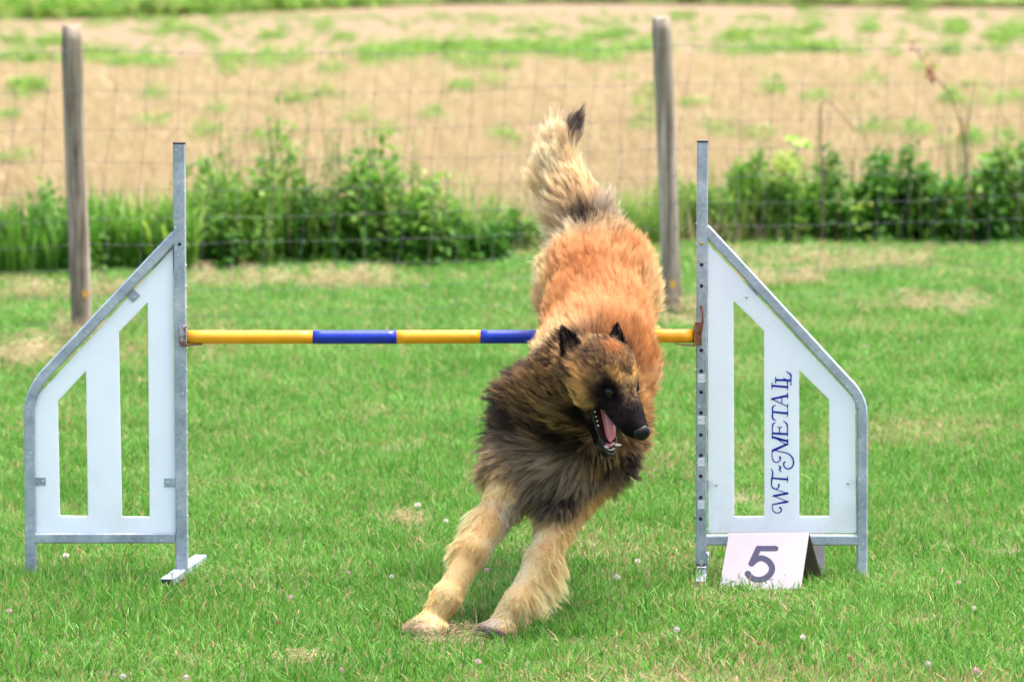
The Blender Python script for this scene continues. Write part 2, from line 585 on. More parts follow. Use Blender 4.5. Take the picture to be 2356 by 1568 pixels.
# dry mown clippings lying in thin swathes on the lawn
pts, rot, scl, idx, tin = [], [], [], [], []
for (cx, cy, w, h) in STRAW3:
    for _ in range(int(30 + 140 * w)):
        x, y = cx + rng.uniform(-1, 1) * w, cy + rng.normal() * h * .6
        if noise.noise(Vector((x * 3.5, y * 3.5, 6))) < -.12: continue
        pts.append((x, y, .012 + .018 * rng.random())); rot.append((1.35 + .2 * rng.normal(), .3 * rng.normal(), rng.uniform(0, 6.28))); q = rng.uniform(.35, .6)
        scl.append((q, q, q * 1.1)); idx.append(int(rng.integers(0, 6))); tin.append(0.04)
for (cx, cy, w, h) in SCUFF3[:3]:
    for _ in range(40):
        x, y = cx + rng.normal() * w * .5, cy + rng.normal() * h * .5
        pts.append((x, y, .006)); rot.append((1.4 + .2 * rng.normal(), .3 * rng.normal(), rng.uniform(0, 6.28))); q = rng.uniform(.12, .25)
        scl.append((q, q, q)); idx.append(int(rng.integers(0, 6))); tin.append(0.1)
scatter('dry_clippings', pts, rot, scl, idx, tin, scn, 'dry tan grass clippings lying in thin swathes across the lawn', 'clippings', M['straw'])

# leaf clusters -----------------------------------------------------
def leaf(V, F, H, L, p, d, up, ln, wd, hue, lot, fold=0.25, curl=0.25):
    """one leaf: a folded, bent blade of eight triangles"""
    d = d.normalized(); s = d.cross(up)
    if s.length < 1e-4: s = d.orthogonal()
    s.normalize(); n = s.cross(d)
    i = len(V)
    for t, w in ((0, 0.0), (0.3, 0.85), (0.6, 0.95), (1.0, 0.0)):
        c = p + d * (ln * t) - n * (curl * ln * t * t)
        if w == 0: V.append(tuple(c))
        else:
            V += [tuple(c - s * wd / 2 * w + n * fold * wd / 2), tuple(c), tuple(c + s * wd / 2 * w + n * fold * wd / 2)]
    F += [(i, i + 2, i + 1), (i, i + 3, i + 2), (i + 1, i + 2, i + 5, i + 4), (i + 2, i + 3, i + 6, i + 5), (i + 4, i + 5, i + 7), (i + 5, i + 6, i + 7)]
    H += [hue] * 8; L += [lot] * 8


M['weed'] = leafy_material('weed_leaves',
    [(0.0, (0.018, 0.075, 0.010)), (0.35, (0.055, 0.185, 0.016)), (0.65, (0.14, 0.31, 0.032)), (1.0, (0.34, 0.44, 0.085))],
    [(0.0, (0.32, 0.13, 0.06)), (0.5, (0.38, 0.27, 0.12)), (1.0, (0.46, 0.40, 0.18))], 0.42)
M['stem'] = simple('weed_stem', (0.25, 0.24, 0.09), 0.7, 0, 20, 0.3)
M['drystem'] = simple('dry_brown_stem', (0.20, 0.11, 0.07), 0.8, 0, 30, 0.3)


def weed_mesh(name, n, rad, h, ln, wd, rs):
    V, F, H, L = [], [], [], []
    for _ in range(n):
        a = rs.uniform(0, 6.283); r = rad * math.sqrt(rs.random()); z = h * rs.random() * (1 - 0.6 * r / rad)
        p = Vector((r * math.cos(a), r * math.sin(a), z))
        d = Vector((math.cos(a) + rs.gauss(0, .7), math.sin(a) + rs.gauss(0, .7), rs.uniform(-.2, .9)))
        leaf(V, F, H, L, p, d, Vector((0, 0, 1)), ln * rs.uniform(.6, 1.2), wd * rs.uniform(.7, 1.2), min(1, max(0, rs.gauss(.62, .16))), rs.random())
    return attr_mesh(name, V, F, H, L)


rs = random.Random(3)
wm = [weed_mesh('field_weed', 70, 0.16, 0.16, 0.09, 0.045, rs) for _ in range(4)] + [weed_mesh('field_weed', 60, 0.10, 0.30, 0.08, 0.035, rs) for _ in range(3)]
wc = source_collection('field_weed_sources', wm, M['weed'])
pts, rot, scl, idx, tin = [], [], [], [], []


def put_weed(x, y, s, t=0.05):
    pts.append((x, y, -0.03)); rot.append((0, 0, rng.uniform(0, 6.28))); scl.append((s, s, s * rng.uniform(.6, 1.1))); idx.append(int(rng.integers(0, 7))); tin.append(t)


# patches the photograph shows: (x, y, half width, half height, plants)
PATCH = [(60, 140, 95, 10, 60), (230, 135, 50, 10, 26), (350, 145, 60, 16, 40), (270, 150, 22, 14, 12), (520, 140, 40, 12, 20), (640, 140, 60, 14, 34), (480, 92, 22, 8, 8), (410, 70, 25, 5, 7), (380, 70, 15, 5, 4),
         (620, 88, 22, 7, 7), (860, 135, 45, 20, 40), (930, 120, 60, 12, 40), (1050, 115, 120, 10, 90), (1200, 118, 110, 12, 80), (1330, 120, 60, 16, 44), (1380, 135, 60, 22, 34), (1470, 110, 40, 10, 20), (1090, 150, 90, 16, 30),
         (760, 165, 30, 12, 10), (790, 90, 25, 6, 6), (75, 205, 30, 14, 14), (50, 225, 22, 8, 6), (355, 225, 12, 14, 6), (350, 285, 18, 8, 5), (675, 232, 18, 10, 5), (740, 222, 20, 10, 5), (500, 255, 10, 8, 3), (525, 175, 14, 9, 4),
         (830, 280, 18, 8, 4), (885, 300, 26, 18, 8), (1160, 305, 16, 22, 7), (1060, 205, 30, 8, 5), (1140, 200, 20, 10, 4), (1000, 270, 30, 12, 6), (1430, 185, 14, 7, 3), (1490, 235, 16, 18, 7), (1490, 290, 20, 20, 8),
         (1700, 85, 30, 9, 10), (1720, 120, 60, 10, 22), (1830, 110, 50, 10, 24), (1880, 112, 60, 8, 24), (1760, 78, 30, 6, 7), (1860, 75, 35, 8, 9), (2000, 70, 16, 12, 8), (2200, 75, 22, 18, 14), (2340, 72, 40, 14, 22), (2300, 90, 30, 10, 10),
         (2180, 125, 30, 6, 8), (2060, 130, 20, 10, 6), (1960, 125, 16, 8, 5), (2120, 160, 24, 8, 6), (2000, 190, 18, 9, 5), (1780, 215, 20, 8, 5), (1870, 230, 24, 8, 6), (2200, 240, 30, 9, 8), (2280, 240, 30, 8, 9), (2340, 232, 26, 8, 8),
         (2110, 300, 30, 16, 9), (2220, 330, 40, 14, 12), (2320, 320, 26, 12, 8), (2000, 300, 26, 18, 8), (1600, 240, 18, 8, 4), (1650, 300, 24, 14, 6), (1750, 310, 20, 10, 5), (20, 275, 24, 8, 5), (20, 370, 30, 12, 8), (120, 100, 40, 10, 14),
         (40, 100, 20, 8, 6), (460, 310, 30, 20, 10), (600, 325, 24, 10, 7), (700, 205, 10, 5, 2), (2250, 205, 16, 6, 3), (1560, 40, 30, 5, 5), (1850, 25, 16, 5, 4), (2100, 30, 20, 5, 3), (1230, 80, 60, 12, 10), (1400, 80, 50, 12, 10)]
for (cx, cy, w, h, n) in PATCH:
    for _ in range(n):
        g_ = G(cx + rng.normal() * w * 0.55, max(12, cy + rng.normal() * h * 0.55))
        if g_.y < 12.5: continue
        put_weed(g_.x, g_.y, (0.55 + 0.02 * (g_.y - 11)) * rng.uniform(.55, 1.15) * (1 if g_.y < 45 else 0.8))
for _ in range(4200):
    y = 12.5 + 110 * rng.random() ** 1.3
    x = rng.uniform(-1, 1) * (0.1227 * (y + 10) + 3)
    if noise.noise(Vector((x * 0.45, y * 0.18, 4))) < -0.05: continue
    put_weed(x, y, (0.24 + 0.009 * (y - 11)) * rng.uniform(.3, 1.1))
scatter('field_weeds', pts, rot, scl, idx, tin, wc, 'low green weeds sprouting in patches through the stubble field', 'weeds', M['weed'])
# far green crop
pts, rot, scl, idx, tin = [], [], [], [], []
for _ in range(5200):
    x = rng.uniform(-45, 45)
    y = np.interp(x, EDGE_X, EDGE_Y) + 1.5 * noise.noise(Vector((x * 0.4, 0, 0))) + 60 * rng.random() ** 2
    pts.append((x, y, 0)); rot.append((0, 0, rng.uniform(0, 6.28))); s = rng.uniform(2.2, 4.2); scl.append((s, s, s * (1.1 if x < -5 else .6)))
    idx.append(int(rng.integers(0, 7))); tin.append(0.12 if x < -5 else 0.3)
scatter('distant_crop', pts, rot, scl, idx, tin, wc, 'low green crop growing along the far edge of the stubble', 'crop', M['weed'])


# ------------------------------------------------------------------ countable plants on the weed bank
def plant(name, label, cat, px, basey, spec, group=None):
    """spec: builds foliage and stem meshes about the plant's foot"""
    base = G(px, basey)
    t = empty(name, base)
    tag(t, label, cat, group)
    V, F, H, L = [], [], [], []
    S = MB()
    spec(V, F, H, L, S)
    me = attr_mesh('foliage', V, F, H, L)
    fo = link('foliage', me, M['weed']); fo.parent = t
    if S.v:
        so = link('stem', S.mesh('stem', True), M['stem']); so.parent = t
    return t, fo


def bush_spec(w, dpt, h, n, ln, wd, seed, lobes=7, hue=0.5, stalks=0, stalk_h=0.8, profile=None, dry=0.0):
    def f(V, F, H, L, S):
        r = random.Random(seed)
        lb = []
        for k in range(lobes):
            x = -w + 2 * w * (k + 0.5) / lobes + r.uniform(-.4, .4) * w / lobes
            hh = h * (profile((x / w + 1) / 2) if profile else 1) * r.uniform(.62, 1.2)
            lb.append((x, r.uniform(-.5, .5) * dpt, hh, 1.25 * w / lobes * r.uniform(.8, 1.3), r.uniform(-.18, .2)))
        for i in range(n):
            x0, y0, hh, rr, hv = r.choice(lb)
            # leaves sit in an uneven shell about each lobe, and thin out inside it
            th = r.uniform(0, 6.283); ph = math.asin(r.uniform(-0.1, 1))
            q = (r.random() ** 0.45) * (1 + .25 * noise.noise(Vector((th * 2, ph * 3, x0))))
            c = Vector((x0 + rr * 1.2 * q * math.cos(th) * math.cos(ph), y0 + dpt * .8 * q * math.sin(th) * math.cos(ph), hh * (0.06 + .94 * q * max(0, math.sin(ph)))))
            if noise.noise(c * 9) < -0.28: continue
            out = Vector((math.cos(th) * math.cos(ph), math.sin(th) * math.cos(ph), math.sin(ph) * .6))
            d = out + Vector((r.gauss(0, .6), r.gauss(0, .6), r.gauss(-.1, .5)))
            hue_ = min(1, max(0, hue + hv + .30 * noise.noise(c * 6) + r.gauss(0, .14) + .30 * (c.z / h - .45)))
            leaf(V, F, H, L, c, d, Vector((r.gauss(0, .4), r.gauss(0, .4), 1)), ln * r.uniform(.55, 1.25), wd * r.uniform(.6, 1.2), hue_, r.random() if r.random() > dry else 0.0)
        for k in range(stalks):
            x = r.uniform(-w, w) * .9; y = r.uniform(-dpt, dpt) * .7
            hh = stalk_h * r.uniform(.55, 1) * (profile((x / w + 1) / 2) if profile else 1)
            lx, ly = r.gauss(0, .1) * hh, r.gauss(0, .1) * hh
            pp = [Vector((x + lx * t * t, y + ly * t * t, hh * t)) for t in (0, .3, .6, .85, 1)]
            S.tube(pp, [.004, .0035, .003, .002, .001], 5)
            for j in range(int(16 * hh / .5)):
                t = r.uniform(.3, 1); c = pp[0] + Vector((lx * t * t, ly * t * t, hh * t))
                a = r.uniform(0, 6.283)
                leaf(V, F, H, L, c, Vector((math.cos(a), math.sin(a), r.uniform(-.3, .8))), Vector((0, 0, 1)), ln * .8 * r.uniform(.5, 1.1) * (1.25 - t * .6), wd * .6 * r.uniform(.6, 1), min(1, max(0, r.gauss(.5, .15))), r.random())
    return f


def blades_spec(w, dpt, n, h, wid, seed, hue=0.6, arch=0.9, dry=0.0):
    def f(V, F, H, L, S):
        r = random.Random(seed)
        for i in range(n):
            x, y = r.uniform(-w, w), r.uniform(-dpt, dpt)
            a = r.uniform(0, 6.283); hh = h * r.uniform(.45, 1.1); ar = arch * r.uniform(.1, 1) * hh
            fx, fy = -math.sin(a) * wid / 2, math.cos(a) * wid / 2
            hu = min(1, max(0, r.gauss(hue, .15))); lo = r.random() if r.random() > dry else 0.0
            i0 = len(V); K = 5
            for k in range(K + 1):
                t = k / K
                z = hh * (t - 0.55 * (ar / hh) * t * t * t)
                cx, cy = x + math.cos(a) * ar * t * t, y + math.sin(a) * ar * t * t
                ww = (0.7 + t) * (1 - t) ** .6 if t < 1 else 0.02
                V.append((cx - fx * ww, cy - fy * ww, z)); V.append((cx + fx * ww, cy + fy * ww, z))
                H.extend([hu] * 2); L.extend([lo] * 2)
            for k in range(K):
                F.append((i0 + 2 * k, i0 + 2 * k + 1, i0 + 2 * k + 3, i0 + 2 * k + 2))
    return f


def two(*fs):
    def f(*a):
        for g_ in fs: g_(*a)
    return f


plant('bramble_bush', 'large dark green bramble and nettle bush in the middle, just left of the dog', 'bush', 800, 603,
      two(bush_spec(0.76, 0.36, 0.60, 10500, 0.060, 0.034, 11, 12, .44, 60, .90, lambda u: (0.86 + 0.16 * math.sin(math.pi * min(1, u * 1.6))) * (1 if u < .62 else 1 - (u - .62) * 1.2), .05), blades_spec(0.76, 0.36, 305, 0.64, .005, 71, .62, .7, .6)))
plant('nettle_plant', 'medium green nettle clump with tall stalks right behind the left hurdle upright', 'bush', 520, 612,
      two(bush_spec(0.26, 0.3, 0.50, 3600, 0.052, 0.024, 12, 5, .52, 26, .78, None, .08), blades_spec(0.26, 0.3, 134, 0.53, .005, 72, .62, .7, .6)))
plant('sedge_clump', 'clump of bright green arching strap leaves between the left post and the left hurdle upright', 'plant', 325, 622,
      two(blades_spec(0.28, 0.2, 620, 0.46, 0.017, 13, .62, .9, .03), bush_spec(.28, .2, .2, 900, .05, .03, 44, 4, .4)))
plant('tall_grass_clump', 'tall olive green grass and weeds at the left edge beside the left fence post', 'plant', 60, 632,
      two(blades_spec(0.34, 0.25, 620, 0.44, 0.009, 14, .5, .6, .22), bush_spec(0.36, 0.2, 0.36, 2600, 0.05, 0.022, 15, 6, .45, 10, .5, None, .12)))
plant('weed_clump', 'narrow weed clump seen directly behind the left fence post', 'bush', 165, 615,
      two(bush_spec(0.16, 0.2, 0.46, 1700, 0.05, 0.024, 16, 3, .48, 6, .5, None, .1), blades_spec(0.16, 0.2, 100, 0.49, .005, 73, .62, .7, .6)))
plant('low_weed_plant', 'low green weed clump seen just left of the dog tail', 'bush', 1200, 575,
      two(bush_spec(0.2, 0.2, 0.24, 1500, 0.05, 0.026, 17, 4, .42, 6, .4, None, .08), blades_spec(0.2, 0.2, 114, 0.25, .005, 74, .62, .7, .6)))
plant('wispy_grass_clump', 'pale wispy dry grass between the dog tail and the right fence post', 'plant', 1420, 560,
      two(blades_spec(0.34, 0.2, 700, 0.36, 0.006, 18, .7, .5, .45), bush_spec(.3, .15, .12, 700, .04, .02, 45, 4, .5, 3, .3)))
plant('thin_weed_plant', 'loose light green weed clump with tan stems right beside the right fence post', 'bush', 1620, 553,
      two(bush_spec(0.26, 0.22, 0.38, 2100, 0.05, 0.024, 19, 5, .55, 10, .5, None, .22), blades_spec(.25, .2, 260, .42, .006, 49, .7, .5, .5)))
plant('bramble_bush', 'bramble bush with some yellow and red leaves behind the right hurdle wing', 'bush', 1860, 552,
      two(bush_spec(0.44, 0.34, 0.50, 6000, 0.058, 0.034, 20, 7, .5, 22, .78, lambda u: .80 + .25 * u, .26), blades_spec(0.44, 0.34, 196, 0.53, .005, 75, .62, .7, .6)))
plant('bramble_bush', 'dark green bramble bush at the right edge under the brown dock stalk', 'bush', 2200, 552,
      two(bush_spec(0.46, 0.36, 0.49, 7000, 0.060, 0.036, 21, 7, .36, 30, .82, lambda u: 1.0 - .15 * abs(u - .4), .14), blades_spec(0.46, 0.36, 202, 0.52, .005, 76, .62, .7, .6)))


def stalk_plant(name, label, pxs, Y, seeds=None, leafcol=0.0):
    base = P(pxs[0][0], pxs[0][1], Y); base.z = 0
    t = empty(name, base); tag(t, label, 'plant')
    S = MB()
    pp = [base] + [P(a, b_, Y + k * .01) for k, (a, b_) in enumerate(pxs[1:])]
    S.tube(pp, [.007 - .004 * k / (len(pp) - 1) for k in range(len(pp))], 6)
    S.build('stem', M['drystem'], t, True)
    r = random.Random(5)
    for (a, b_, s) in (seeds or []):
        V, F, H, L = [], [], [], []
        for k in range(int(14 * s)):
            c = P(a + r.gauss(0, 5), b_ + r.gauss(0, 9), Y) - Vector((0, 0, 0))
            leaf(V, F, H, L, c - base, Vector((r.gauss(0, 1), r.gauss(0, 1), r.gauss(.2, 1))), Vector((0, 0, 1)), .03, .016, r.uniform(0, .5), leafcol)
        fo = link('seed_head', attr_mesh('seed_head', V, F, H, L), M['weedbrown']); fo.parent = t
    return t


M['weedbrown'] = simple('rusty_seed_heads', (0.42, 0.16, 0.07), 0.7, 0, 30, 0.5)
stalk_plant('dock_stalk', 'tall leaning brown dock stalk with rusty seed heads above the right bramble bush', [(2240, 545), (2228, 430), (2222, 330), (2214, 290), (2185, 215), (2150, 175), (2110, 120), (2098, 105)], 12.2, [(2138, 160, 2.2), (2143, 180, 2), (2099, 104, 1.0), (2220, 300, 1.2)])
stalk_plant('bent_stem', 'dry brown stem bent over in a sharp hook above the right bramble bush', [(1893, 540), (1890, 400), (1888, 300), (1888, 245), (1897, 230), (1912, 236), (1935, 262), (1965, 300)], 12.1)
# bright yellow-green leaves that stand out above the bush
V, F, H, L = [], [], [], []
yb = P(1835, 545, 11.9); yb.z = 0
t = empty('yellow_leaved_shoot', yb); tag(t, 'thin shoot with bright yellow-green leaves left of the bent brown stem', 'plant')
r = random.Random(9); S = MB()
S.tube([yb, P(1840, 400, 11.9), P(1838, 320, 11.9)], [.004, .003, .002], 5); S.build('stem', M['stem'], t, True)
for k in range(9):
    leaf(V, F, H, L, P(1838 + r.gauss(0, 10), 328 + r.gauss(0, 10), 11.9) - yb, Vector((r.gauss(0, 1), r.gauss(0, 1), r.gauss(0, .5))), Vector((0, -1, .6)), .06, .045, 1.0, 0.5)
M['limeleaf'] = simple('lime_leaf', (0.26, 0.42, 0.04), 0.5)
fo = link('foliage', attr_mesh('foliage', V, F, H, L), M['limeleaf']); fo.parent = t

# ------------------------------------------------------------------ fence
fence = empty('wire_fence', (FENCE_A.x, FENCE_A.y, 0))
tag(fence, 'stock wire fence with weathered round wooden posts between the lawn and the stubble', 'fence')
m, nt, b = new_mat('weathered_wood'); M['wood'] = m
tc = N(nt, 'ShaderNodeTexCoord'); mp = N(nt, 'ShaderNodeMapping'); mp.inputs['Scale'].default_value = (24, 24, 1.5)
no = N(nt, 'ShaderNodeTexNoise', i_Scale=1.0, i_Detail=8.0, i_Roughness=0.65)
n2 = N(nt, 'ShaderNodeTexNoise', i_Scale=7.0, i_Detail=4.0)
nt.links.new(tc.outputs['Object'], mp.inputs[0]); nt.links.new(mp.outputs[0], no.inputs['Vector']); nt.links.new(tc.outputs['Object'], n2.inputs['Vector'])
a = ramp(nt, no.outputs[0], [(0.36, (0.06, 0.04, 0.028)), (0.46, (0.21, 0.16, 0.115)), (0.54, (0.35, 0.285, 0.22)), (0.64, (0.50, 0.43, 0.36))])
a = mixc(nt, ramp(nt, n2.outputs[0], [(0.5, (0, 0, 0)), (0.68, (.6, .6, .6))]), a, (0.26, 0.22, 0.16))
gp = N(nt, 'ShaderNodeNewGeometry'); sx = N(nt, 'ShaderNodeSeparateXYZ'); nt.links.new(gp.outputs['Position'], sx.inputs[0])
a = mixc(nt, ramp(nt, sx.outputs['Z'], [(0.0, (.35, .35, .35)), (.25, (0, 0, 0)), (.80, (0, 0, 0)), (1.0, (.55, .55, .55))]), a, (0.17, 0.145, 0.10))
nt.links.new(a, b.inputs['Base Color']); b.inputs['Roughness'].default_value = 0.85
bp = N(nt, 'ShaderNodeBump', i_Strength=0.7, i_Distance=0.004)
nt.links.new(no.outputs[0], bp.inputs['Height']); nt.links.new(bp.outputs[0], b.inputs['Normal'])
M['lichen'] = simple('orange_lichen', (0.62, 0.33, 0.06), 0.9, 0, 60, 0.3)


def post(foot, lean, h, seed, label):
    mb = MB(); r = random.Random(seed)
    nseg, nr = 20, 16
    vs = []
    for i in range(nseg + 1):
        t = i / nseg; z = -0.05 + (h + 0.05) * t
        for k in range(nr):
            a = 2 * math.pi * k / nr
            rr = 0.0415 * (1 + .05 * noise.noise(Vector((math.cos(a) * 1.5 + seed, math.sin(a) * 1.5, z * 2.2))) + .03 * noise.noise(Vector((math.cos(a) * 6, math.sin(a) * 6 + seed, z * 1.2))))
            if i == nseg: rr *= 0.9
            vs.append((foot.x + lean * z / h + rr * math.cos(a) + .004 * noise.noise(Vector((z * 2, seed, 0))), foot.y + rr * math.sin(a), z - (0.006 if i == nseg - 0 else 0) + .004 * math.sin(a * 2 + seed) * (i == nseg)))
    fs = [(i * nr + k, i * nr + (k + 1) % nr, (i + 1) * nr + (k + 1) % nr, (i + 1) * nr + k) for i in range(nseg) for k in range(nr)]
    fs.append(tuple(nseg * nr + k for k in range(nr)))
    mb.add(vs, fs)
    me = mb.mesh('post'); smooth(me)
    me.polygons[-1].use_smooth = False
    o = link('post', me, M['wood'], fence)
    if label: o['label'] = label
    return o


dirf = (FENCE_B - FENCE_A)
post(FENCE_A, -(18 / 574), 1.245, 1, 'left wooden post, darker at its top')
post(FENCE_B, -(27 / 537), 1.265, 2, 'right wooden post leaning a little to the left')
post(FENCE_A - dirf, 0.0, 1.24, 3, None)
post(FENCE_B + dirf, 0.01, 1.25, 4, None)
for (px_, py_, d_) in ((214 * 0 + 209 - 12, 777 - 100, FENCE_A.y - .040), (1548, 655, FENCE_B.y - .0405)):
    mb = MB(); c = P(px_, py_, d_)
    vs = [c + Vector((math.cos(a) * (.012 + .004 * math.sin(3 * a)), -.001 - (0), math.sin(a) * (.022 + .005 * math.cos(2 * a)))) for a in [2 * math.pi * k / 12 for k in range(12)]]
    vs2 = [v + Vector((0, .004, 0)) for v in vs]
    mb.add(vs + vs2, [tuple(range(12)), tuple(range(23, 11, -1))] + [(k, k + 12, (k + 1) % 12 + 12, (k + 1) % 12) for k in range(12)])
    mb.build('lichen_patch', M['lichen'], fence)
M['wire'] = simple('dull_galvanised_wire', (0.13, 0.13, 0.14), 0.8, 0.0)
HT = [1.145, 0.985, 0.832, 0.70, 0.585, 0.47, 0.365, 0.265, 0.165, 0.06]
u0, u1 = -1.0, 2.0
Lf = dirf.length


def wire_pt(u, h, k=0):
    p = FENCE_A + dirf * u
    fr = u - math.floor(u)
    sag = -0.028 * 4 * fr * (1 - fr) * (h / 1.1)
    wob = .010 * noise.noise(Vector((u * 6, h * 5, 2.0))) + .006 * noise.noise(Vector((u * 22, h * 9, 4)))
    return Vector((p.x + .012 * noise.noise(Vector((u * 14, h * 3, 7))), p.y - .046 + .012 * noise.noise(Vector((u * 9, h, 3))), h + sag + wob))


for h in HT:
    mb = MB(); mb.tube([wire_pt(u0 + (u1 - u0) * i / 110, h) for i in range(111)], 0.0009 if h < 1.1 else 0.0012, 5)
    mb.build('line_wire', M['wire'], fence, True)
ns = int((u1 - u0) * Lf / 0.142)
for i in range(ns):
    u = u0 + (u1 - u0) * (i + .5) / ns
    ph = noise.noise(Vector((u * 5, 0, 9)))
    mb = MB()
    pl = []
    for k, h in enumerate(HT):
        off = (h - .6) * (0.085 + .05 * ph) / Lf + .010 * noise.noise(Vector((u * 30, h * 4, 1))) / Lf * 3
        pl.append(wire_pt(u + off, h))
    mb.tube(pl, 0.0009, 5)
    for p in pl[:-1]:
        mb.tube([p + Vector((0, -.001, .006)), p + Vector((0, -.001, -.006))], 0.0025, 5)
    mb.build('stay_wire', M['wire'], fence, True)

# ------------------------------------------------------------------ hurdle wings
YW = 0.0      # plane of the hurdle's front faces


def flat_panel(name, outer, slots, y0, y1, mat, parent, rad=0.006):
    """a sheet cut to a shape with rounded slots in it"""
    def rounded(poly, r):
        out = []
        n = len(poly)
        for i in range(n):
            p = Vector(poly[i]); a = (Vector(poly[i - 1]) - p); b_ = (Vector(poly[(i + 1) % n]) - p)
            la, lb = a.length, b_.length; a.normalize(); b_.normalize()
            q = min(r, la * .3, lb * .3)
            for t in (0, .25, .5, .75, 1):
                s1 = p + a * q; s2 = p + b_ * q
                out.append((s1 * (1 - t) + p * t) * (1 - t) + (p * (1 - t) + s2 * t) * t)
        return out
    cu = bpy.data.curves.new('tmp', 'CURVE'); cu.dimensions = '2D'; cu.fill_mode = 'BOTH'
    cu.extrude = (y1 - y0) / 2 - 0.0006; cu.bevel_depth = 0.0006; cu.bevel_resolution = 1
    for poly in [outer] + slots:
        q = rounded(poly, rad)
        sp_ = cu.splines.new('POLY'); sp_.points.add(len(q) - 1)
        for i, v in enumerate(q): sp_.points[i].co = (v.x, v.y, 0, 1)
        sp_.use_cyclic_u = True
    o = bpy.data.objects.new('tmp', cu); COL.objects.link(o)
    dg = bpy.context.evaluated_depsgraph_get()
    me = bpy.data.meshes.new_from_object(o.evaluated_get(dg))
    bpy.data.objects.remove(o)
    # local (x, y) -> world (x, z)
    me.transform(Matrix(((1, 0, 0, 0), (0, 0, -1, (y0 + y1) / 2), (0, 1, 0, 0), (0, 0, 0, 1))))
    me.name = name
    return link(name, me, mat, parent)


def xz(p): return (p.x, p.z)


def bake(o):
    dg = bpy.context.evaluated_depsgraph_get()
    me = bpy.data.meshes.new_from_object(o.evaluated_get(dg))
    return me


def upright(x0, x1, zb, zt, holes, side_holes, parent, sidex):
    """hollow square upright with real drilled holes"""
    outer = MB(); w = x1 - x0
    outer.sqtube([((x0 + x1) / 2, 0, zb), ((x0 + x1) / 2, 0, zt)], w, YW, YW + w, 0.0025)
    inner = MB(); inner.box((x0 + .003, YW + .003, zb - .01), (x1 - .003, YW + w - .003, zt + .01))
    drill = MB()
    for (hx, hz, hr) in holes:
        drill.tube([(hx, YW - .01, hz), (hx, YW + .012, hz)], hr, 14)
    o = outer.build('upright', M['galv'], parent)
    for nm, mbx in (('inner', inner), ('drill', drill)):
        if not mbx.v: continue
        c = mbx.build('tmp_' + nm, M['galv'])
        md = o.modifiers.new(nm, 'BOOLEAN'); md.operation = 'DIFFERENCE'; md.object = c; md.solver = 'EXACT'
    me = bake(o)
    tmp = [md.object for md in o.modifiers]
    o.modifiers.clear(); o.data = me
    for c in tmp: bpy.data.objects.remove(c)
    if not me.materials: me.materials.append(M['galv'])
    smooth(me, False)
    return o


def screw(c, r, parent, mat=None):
    mb = MB(); mb.tube([c + Vector((0, 0, 0)), c + Vector((0, -.0022, 0))], r, 14)
    mb.tube([c + Vector((0, -.0022, 0)), c + Vector((0, -.0032, 0))], [r * .8, r * .5], 14)
    return mb.build('screw', mat or M['screw'], parent, False)


# ---- left wing
def zpx(px, py): return P(px, py, YW)


LW = empty('hurdle_wing', (zpx(240, 784).x, 0.013, 0))
tag(LW, 'left galvanised hurdle wing with plain white slotted panel and angled foot bar', 'hurdle wing', 'wings of the agility hurdle')
ux0, ux1 = zpx(401, 784).x, zpx(428, 784).x
zt, zb = zpx(414, 332).z, 0.022
side = []
up = upright(ux0, ux1, zb, zt, [(zpx(413, 562).x, zpx(413, 562).z, .0042)], side, LW, ux1)
mb = MB(); mb.box((ux0 - .0005, YW - .0005, zt), (ux1 + .0005, YW + .0285, zt + .004)); mb.build('tube_cap', M['black'], LW)
# small bolts down the side of the upright
for k in range(14):
    z = 0.10 + 0.0505 * k
    if abs(z - 0.60) < .03: continue
    mb = MB(); mb.tube([(ux1 - .001, YW + .012, z), (ux1 + .0022, YW + .012, z)], .0035, 8); mb.build('pin_hole_rim', M['screw'], LW)
TW = 0.0265
# outer tube: leg, bend and diagonal in one length
pts_ = [zpx(70.5, 1330), zpx(66, 960)]
c0, c1, c2 = zpx(66, 960), zpx(62, 912), zpx(102, 862)
for t in (.2, .4, .6, .8): pts_.append(c0 * (1 - t) ** 2 + c1 * 2 * t * (1 - t) + c2 * t * t)
pts_ += [zpx(102, 862), zpx(405, 541)]
pts_[0].z = -0.005
# shape the joint with the upright: ends inside the upright's left wall
d_ = (pts_[-1] - pts_[-2]).normalized()
mb = MB(); mb.sqtube(pts_, TW, YW + .0012, YW + .0262, .0035); mb.build('bent_outer_tube', M['galv'], LW)
h0, h1 = zpx(79, 1238), zpx(402, 1238)
mb = MB(); mb.sqtube([h0 - Vector((.004, 0, 0)), h1], .0245, YW + .0016, YW + .0256); mb.build('crossbar', M['galv'], LW)
panel_y = YW + .0135
outer = [xz(P(*q, panel_y)) for q in ((397, 572), (404, 1226), (80, 1224), (77, 921))]
s1_ = [xz(P(*q, panel_y)) for q in ((198.5, 851), (203, 1187), (137, 1186), (132.5, 922))]
s2_ = [xz(P(*q, panel_y)) for q in ((340.5, 693), (345, 1188.5), (280, 1188), (272.5, 764))]
flat_panel('panel', outer, [s1_, s2_], panel_y, panel_y + .005, M['panel'], LW, .004)


def bracket(cx, cy, wx, wz, ang, parent, yf, mat='galv'):
    c = P(cx, cy, yf); ca, sa = math.cos(ang), math.sin(ang)
    mb = MB(); q = []
    for yy in (yf, yf + .0022):
        for (a, b_) in ((-wx, -wz), (wx, -wz), (wx, wz), (-wx, wz)):
            q.append((c.x + a * ca - b_ * sa, yy, c.z + a * sa + b_ * ca))
    mb.hexa(q)
    br = mb.build('bracket', M[mat], parent)
    return br, c


